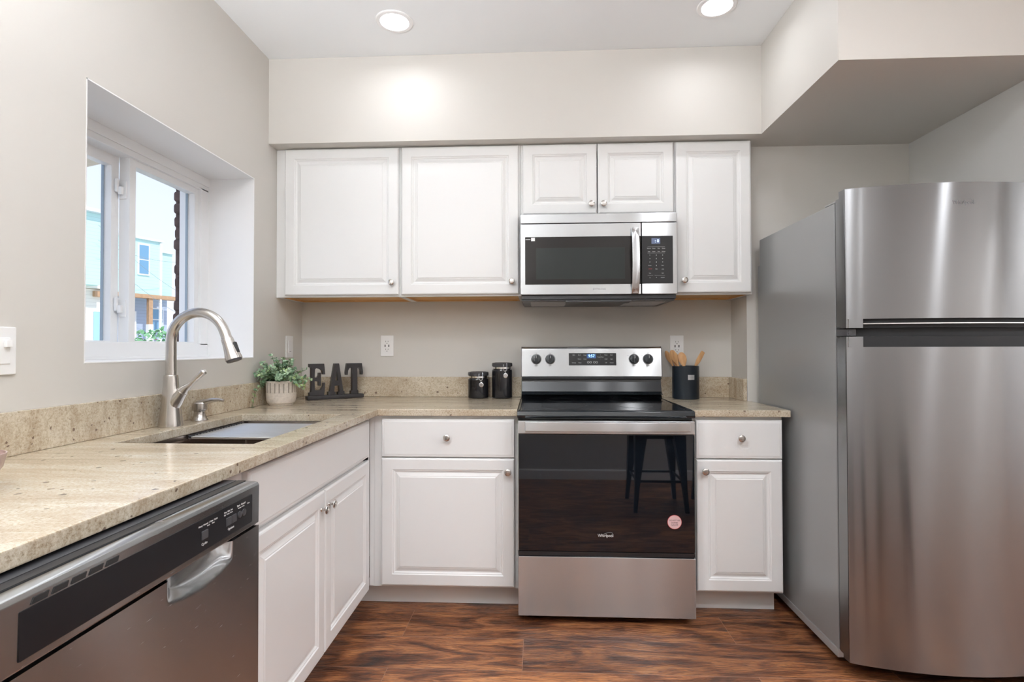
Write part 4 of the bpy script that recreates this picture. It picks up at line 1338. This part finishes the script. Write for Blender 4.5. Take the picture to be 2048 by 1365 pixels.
# ------------------------------------------------------------------ utensil crock
KX, KY = .7985, -.098
t = thing('utensil_crock', 'dark navy-black ceramic utensil crock with small silver label, on the right counter', 'utensil holder', (KX, KY, CT))
r = .0700
cr = MB()
pr_out = []
n = 64
rings_ = []
for (rad, h) in ((r - .006, 0), (r - .001, .002), (r, .007), (r, .170)):
    rings_.append([(KX + rad * math.cos(2 * PI * k / n), KY + rad * math.sin(2 * PI * k / n), CT + h) for k in range(n)])
def rimz(k):
    a = 2 * PI * k / n
    return .1765 + .0035 * max(0, math.cos((a + PI / 2) * 1.0 - .3)) ** 8
rings_.append([(KX + (r - .0005) * math.cos(2 * PI * k / n), KY + (r - .0005) * math.sin(2 * PI * k / n), CT + rimz(k) - .0015) for k in range(n)])
rings_.append([(KX + (r - .003) * math.cos(2 * PI * k / n), KY + (r - .003) * math.sin(2 * PI * k / n), CT + rimz(k)) for k in range(n)])
rings_.append([(KX + (r - .006) * math.cos(2 * PI * k / n), KY + (r - .006) * math.sin(2 * PI * k / n), CT + rimz(k) - .0015) for k in range(n)])
rings_.append([(KX + (r - .006) * math.cos(2 * PI * k / n), KY + (r - .006) * math.sin(2 * PI * k / n), CT + .008) for k in range(n)])
cr.rings(rings_)
obj('crock_body', cr, M['crock'], t)
lb = MB()
a0, a1 = math.radians(-95.5), math.radians(-67.5)
pts = [(KX + (r + .0016) * math.cos(a0 + (a1 - a0) * k / 8), KY + (r + .0016) * math.sin(a0 + (a1 - a0) * k / 8)) for k in range(9)]
pts += [(KX + (r + .0001) * math.cos(a1 + (a0 - a1) * k / 8), KY + (r + .0001) * math.sin(a1 + (a0 - a1) * k / 8)) for k in range(9)]
lb.prism(pts, 'z', CT + .105, CT + .131)
plt = obj('label_plate', lb, M['label'], t, label='small silver label plate')
tx = text_mb([('UTENSILS', .0062, (KX + .0115, KY - r - .002, CT + .118), 'front', 'CENTER', .9)])
for v in tx.bm.verts:
    dx = v.co.x - KX
    v.co.y = KY - math.sqrt(max(0, (r + .0019) ** 2 - dx * dx))
obj('label_print', tx, M['grey_ink'], plt)
def utensil(name, label, foot, tip, head, turn=0.0):
    """foot / tip world points; head: list of (t along from tip downwards m, half width, half thickness)"""
    f_, tp = Vector(foot), Vector(tip)
    d = (tp - f_).normalized()
    s_ = Vector((1, 0, 0)) - d * d.x
    s_.normalize()
    s_ = Matrix.Rotation(turn, 3, d) @ s_
    nn = d.cross(s_)
    Lh = head[-1][0]
    tot = (tp - f_).length
    sec = [(tot - h, w_, th, bend) for h, w_, th, bend in head]
    sec = sec[::-1] if sec[0][0] > sec[-1][0] else sec
    sec = [(0, .005, .005, 0), (tot - Lh - .001 if tot - Lh > .002 else .001, .0055, .0045, 0)] + [q for q in sec if q[0] > tot - Lh - .0005]
    rr_ = []
    for h, w_, th, bend in sec:
        c = f_ + d * h + nn * bend
        rr_.append([c + s_ * w_ * math.cos(2 * PI * k / 16) + nn * th * math.sin(2 * PI * k / 16) for k in range(16)])
    o = obj(name, MB().rings([[tuple(p) for p in r_] for r_ in rr_]), M['spoon'], None, ang=50, loc=tuple(foot))
    tag(o, label, 'utensil', 'wooden utensils in the crock')
    return o
spoonh = [(0.000, .004, .001, 0), (.003, .011, .0022, 0), (.010, .018, .003, 0), (.025, .0235, .0032, -.002), (.045, .0225, .0034, -.003), (.060, .016, .0038, -.002), (.074, .009, .0042, 0), (.088, .006, .0042, 0)]
spath = [(0.000, .008, .0012, 0), (.003, .0125, .0016, 0), (.03, .0145, .0022, 0), (.060, .0145, .003, 0), (.080, .009, .0038, 0), (.095, .006, .0042, 0)]
cb = CT + .014
utensil('wooden_spoon', 'tan wooden spoon facing forward in the crock, right of the leaning pair', (KX + .020, KY - .028, cb), (KX - .024, KY + .004, CT + .250), spoonh, .1)
utensil('wooden_spoon', 'pale wooden spoon leaning left in the crock, in front of its twin', (KX + .030, KY - .012, cb), (KX - .078, KY - .010, CT + .262), spoonh, -.9)
utensil('wooden_spoon', 'wooden spoon leaning furthest left, behind the paler spoon', (KX + .010, KY + .012, cb), (KX - .100, KY + .022, CT + .258), spoonh, -1.2)
utensil('wooden_spatula', 'flat wooden spatula leaning right out of the dark crock', (KX - .035, KY + .004, cb), (KX + .098, KY + .010, CT + .254), spath, .35)
utensil('wooden_spoon', 'wooden spoon at the back of the crock behind the others', (KX - .010, KY + .030, cb), (KX - .050, KY + .048, CT + .250), spoonh, .3)

# ------------------------------------------------------------------ bowl at the left picture edge
BXc, BYc = -1.092, -2.085
t = tag(obj('bowl', MB().lathe([(.030, 0), (.034, .001), (.036, .006), (.055, .022), (.070, .045), (.075, .068), (.0755, .0715), (.0735, .0715), (.071, .062), (.062, .040), (.045, .018), (0, .009)], (BXc, BYc, CT + .0003), 48), [M['bowl_out']], loc=(BXc, BYc, CT)),
        'small mauve glazed bowl on the counter at the left picture edge', 'bowl')

# ------------------------------------------------------------------ bar stools (seen in the oven glass)
def bar_stool(x, y, label):
    t = thing('bar_stool', label, 'stool', (x, y, 0), 'black metal bar stools')
    h = .61
    obj('seat', MB().box(x - .155, x + .155, y - .155, y + .155, h - .02, h, .012).box(x - .145, x + .145, y - .145, y - .138, h - .085, h - .018).box(x - .145, x + .145, y + .138, y + .145, h - .085, h - .018).box(x - .145, x - .138, y - .145, y + .145, h - .085, h - .018).box(x + .138, x + .145, y - .145, y + .145, h - .085, h - .018), M['stool'], t)
    for sx in (-1, 1):
        for sy in (-1, 1):
            a = Vector((x + sx * .135, y + sy * .135, h - .02)); b = Vector((x + sx * .185, y + sy * .185, .001))
            obj('leg', MB().rings([[(p.x - w_, p.y - w_, p.z), (p.x + w_, p.y - w_, p.z), (p.x + w_, p.y + w_, p.z), (p.x - w_, p.y + w_, p.z)] for p, w_ in ((a, .046), (a.lerp(b, .3), .032), (a.lerp(b, .7), .017), (b, .013))]), M['stool'], t)
    z = .22
    e_ = .165
    fr_ = MB()
    for s in (-1, 1):
        fr_.box(x - e_, x + e_, y + s * e_ - .005, y + s * e_ + .005, z - .008, z + .008).box(x + s * e_ - .005, x + s * e_ + .005, y - e_, y + e_, z - .008, z + .008)
    obj('foot_rail', fr_, M['stool'], t)
bar_stool(.885, -2.49, 'black metal bar stool reflected in the right half of the oven glass')
bar_stool(1.40, -2.49, 'black metal bar stool beyond the right edge of the oven reflection')

# ------------------------------------------------------------------ outdoors
P0 = Vector((0, -CD, CH))
_d = Vector((-10.18, 10.51 + CD, 2.48 - CH)).normalized()
P0 = P0 + _d * 34.0
UE = Vector((math.sin(math.radians(20.8)), math.cos(math.radians(20.8)), 0))
NE = Vector((math.cos(math.radians(20.8)), -math.sin(math.radians(20.8)), 0))
def HF(mb, u0, u1, z0, z1, d0, d1, mi=0):
    """box in the facade frame; d outward from facade plane (toward the kitchen)"""
    t = bmesh.new()
    bmesh.ops.create_cube(t, size=1)
    for v in t.verts:
        u = u0 if v.co.x < 0 else u1
        d = d0 if v.co.y < 0 else d1
        z = z0 if v.co.z < 0 else z1
        p = Vector((P0.x, P0.y, 0)) + UE * u + NE * d
        v.co = Vector((p.x, p.y, z))
    bmesh.ops.recalc_face_normals(t, faces=t.faces[:])
    mb._merge(t, mi)
    return mb
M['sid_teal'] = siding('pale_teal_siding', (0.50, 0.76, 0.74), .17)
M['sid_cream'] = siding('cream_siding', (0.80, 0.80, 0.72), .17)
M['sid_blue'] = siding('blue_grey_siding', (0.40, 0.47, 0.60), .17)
M['orange_wood'] = plain('treated_lumber', (0.46, 0.29, 0.17), 0.7, var=.1, bscale=8)
M['sky_painted_glass'] = plain('sky_painted_window', (0.16, 0.33, 0.50), 0.15)  # sky reflection put into the pane colour as flat blue
M['teal_door'] = plain('pale_blue_sliding_door', (0.35, 0.58, 0.68), 0.3)
M['far_white'] = plain('white_house_trim', (0.85, 0.86, 0.86), 0.6)
M['bounce_ground'] = plain('pale_bounce_ground', (0.62, 0.62, 0.58), 0.9, var=.25, bscale=3)  # unseen ground made pale to bounce sunlight up through the window
M['brick'] = plain('dark_brown_brick', (0.10, 0.065, 0.060), 0.9, var=.35, bscale=25, bump=.5)
M['roof'] = plain('flat_roof_edge', (0.62, 0.68, 0.70), 0.7)
def base_of(u, d=0):
    p = Vector((P0.x, P0.y, -.3)) + UE * u + NE * d
    return tuple(p)
struct('ground', MB().box(-70, XL - .36, -40, 80, -.5, -.3), M['bounce_ground'])
hA = thing('row_house', 'pale teal rowhouse with blue-grey ground floor, right of the two across the yard', 'house', base_of(0), 'rowhouses across the yard')
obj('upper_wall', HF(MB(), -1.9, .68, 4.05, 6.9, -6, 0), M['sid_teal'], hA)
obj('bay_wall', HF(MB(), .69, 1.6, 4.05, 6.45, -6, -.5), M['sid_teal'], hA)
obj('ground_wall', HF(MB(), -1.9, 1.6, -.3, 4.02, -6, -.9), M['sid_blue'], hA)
obj('roof_edge', HF(HF(MB(), -1.95, .72, 6.9, 7.02, -6, .12), .72, 1.65, 6.45, 6.55, -6, -.4), M['roof'], hA)
f = obj('window', HF(MB(), -.56, .04, 5.05, 6.68, -.02, .06), M['far_white'], hA)
obj('pane', HF(HF(MB(), -.49, -.03, 5.12, 5.82, .05, .08), -.49, -.03, 5.88, 6.6, .05, .08), M['sky_painted_glass'], f)
f = obj('window', HF(MB(), .66, 1.36, 2.15, 3.45, -.92, -.82), M['far_white'], hA)
obj('pane', HF(HF(MB(), .74, 1.28, 2.23, 2.78, -.83, -.80), .74, 1.28, 2.84, 3.37, -.83, -.80), M['sky_painted_glass'], f)
obj('entry_door', HF(MB(), -.62, -.08, -.3, 3.2, -.92, -.82), M['far_white'], hA)
obj('downpipe', HF(MB(), .56, .66, 1.5, 6.85, .0, .1), M['far_white'], hA)
obj('deck_beam', HF(MB(), -1.9, 1.6, 3.86, 4.06, -.35, .12), M['orange_wood'], hA)
obj('deck_post', HF(MB(), .02, .22, 2.5, 3.86, -.15, .05), M['orange_wood'], hA, label='brown lumber deck post')
obj('deck_post', HF(MB(), .0, .24, -.3, 2.5, -.17, .07), M['far_white'], hA, label='white post base')
hB = thing('row_house', 'cream rowhouse with teal end bay and sliding door, left of the two across the yard', 'house', base_of(-3), 'rowhouses across the yard')
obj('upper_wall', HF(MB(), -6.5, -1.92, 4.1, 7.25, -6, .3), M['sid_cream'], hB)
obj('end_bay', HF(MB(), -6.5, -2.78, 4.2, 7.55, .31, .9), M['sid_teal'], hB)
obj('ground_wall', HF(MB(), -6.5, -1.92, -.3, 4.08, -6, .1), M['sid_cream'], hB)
obj('roof_edge', HF(MB(), -6.6, -2.7, 7.55, 7.72, -6, 1.2), M['roof'], hB)
f = obj('window', HF(MB(), -2.62, -1.98, 5.1, 6.75, .29, .36), M['far_white'], hB)
obj('pane', HF(HF(MB(), -2.54, -2.04, 5.2, 5.9, .35, .38), -2.54, -2.04, 6.4, 6.62, .35, .38), M['sky_painted_glass'], f)
obj('deck_beam', HF(MB(), -2.66, -1.95, 3.72, 3.98, .1, .3), M['orange_wood'], hB)
obj('sliding_door', HF(MB(), -2.62, -2.0, -.3, 3.0, .09, .16), M['teal_door'], hB)
M['wire'] = plain('grey_cable', (0.25, 0.30, 0.33), 0.6)
# utility wires
def wire(u0, z0, d0, u1, z1, d1, label):
    a = Vector((P0.x, P0.y, 0)) + UE * u0 + NE * d0; a.z = z0
    b = Vector((P0.x, P0.y, 0)) + UE * u1 + NE * d1; b.z = z1
    pts = [a.lerp(b, k / 12) - Vector((0, 0, .35 * 4 * (k / 12) * (1 - k / 12))) for k in range(13)]
    o = obj('utility_wire', MB().tube(pts, .009, 6), M['wire'], None, loc=tuple(a))
    tag(o, label, 'wire', 'overhead wires across the yard')
wire(-3.2, 6.9, 1.5, 1.8, 3.9, 1.0, 'thin overhead wire sloping steeply down past the teal house')
wire(-3.2, 6.2, 1.5, 1.8, 6.0, .8, 'thin overhead wire running nearly level across the upper windows')
wire(-3.4, 5.6, 2.0, 1.6, 2.6, 1.6, 'thin overhead wire dropping lowest past the deck post')
# brick pier beside the window outside
bk = MB()
rb = random.Random(3)
z = .2
row = 0
while z < 2.45:
    w1 = rb.uniform(-.012, .012)
    bk.box(-1.965 + rb.uniform(-.006, .006), -1.80 + rb.uniform(-.008, .004), -.240 + w1, .04, z, z + .060 + rb.uniform(-.004, .003), .016, 3, rot=Matrix.Rotation(rb.uniform(-.04, .04), 4, 'X'))
    z += .066
    row += 1
bk.box(-1.960, -1.812, -.226, .03, -.3, 2.5)
o = tag(obj('brick_pier', bk, M['brick'], None, loc=(-1.88, -.09, -.3)), 'dark brown brick pier outside at the right edge of the window', 'brick pier')
pf = MB()
far = [(-3.62, .80), (-2.60, .42)]
pf.prism([(-3.62, .80), (-2.60, .42), (-2.60, -1.2), (-3.62, -1.2)], 'z', 2.50, 2.56)
o = tag(obj('porch_roof', pf, wood_mat('beige_porch_boards', (0.50, 0.44, 0.34), (0.60, 0.54, 0.44), (1, 14, 1), .7), None, loc=(-3.1, -.3, 2.5)), 'beige board porch roof seen through the upper left of the window', 'roof')
obj('post', MB().box(-3.6, -3.5, -1.2, -1.1, -.3, 2.5), M['far_white'], o)
# flowering shrub near the window
rs = random.Random(5)
sb = bmesh.new()
SC = Vector((-2.92, 1.25, .72))
SC = Vector((-4.72, 3.50, .84))
t = thing('flowering_shrub', 'green shrub with small pink flowers below the window outside', 'shrub', (SC.x, SC.y, -.3))
fb = bmesh.new()
for k in range(2600):
    v = Vector((rs.gauss(0, 1), rs.gauss(0, 1), rs.gauss(0, 1))).normalized() * (rs.random() ** .33)
    c = SC + Vector((v.x * .55, v.y * .55, v.z * .62 if v.z > 0 else v.z * .9))
    d = Vector((rs.uniform(-1, 1), rs.uniform(-1, 1), rs.uniform(-.3, 1))).normalized()
    q = d.orthogonal().normalized()
    L = rs.uniform(.04, .075)
    tgt = sb
    if v.length > .9 and rs.random() < .10:
        tgt = fb; L = .05
    A = [c, c + d * L * .5 + q * L * .28, c + d * L, c + d * L * .5 - q * L * .28]
    tgt.faces.new([tgt.verts.new(p) for p in A])
m1 = MB(); m1.bm.free(); m1.bm = sb
m2 = MB(); m2.bm.free(); m2.bm = fb
obj('foliage', m1, plain('shrub_leaf', (0.20, 0.42, 0.22), 0.6, var=.4, bscale=9), t, smooth=False)
obj('flowers', m2, plain('pink_petal', (0.75, 0.30, 0.32), 0.6), t, smooth=False)
obj('trunk', MB().tube([(SC.x, SC.y, -.3), (SC.x, SC.y, .5)], [.04, .02], 8), M['orange_wood'], t)

for m_ in bpy.data.materials:
    m_.use_fake_user = False
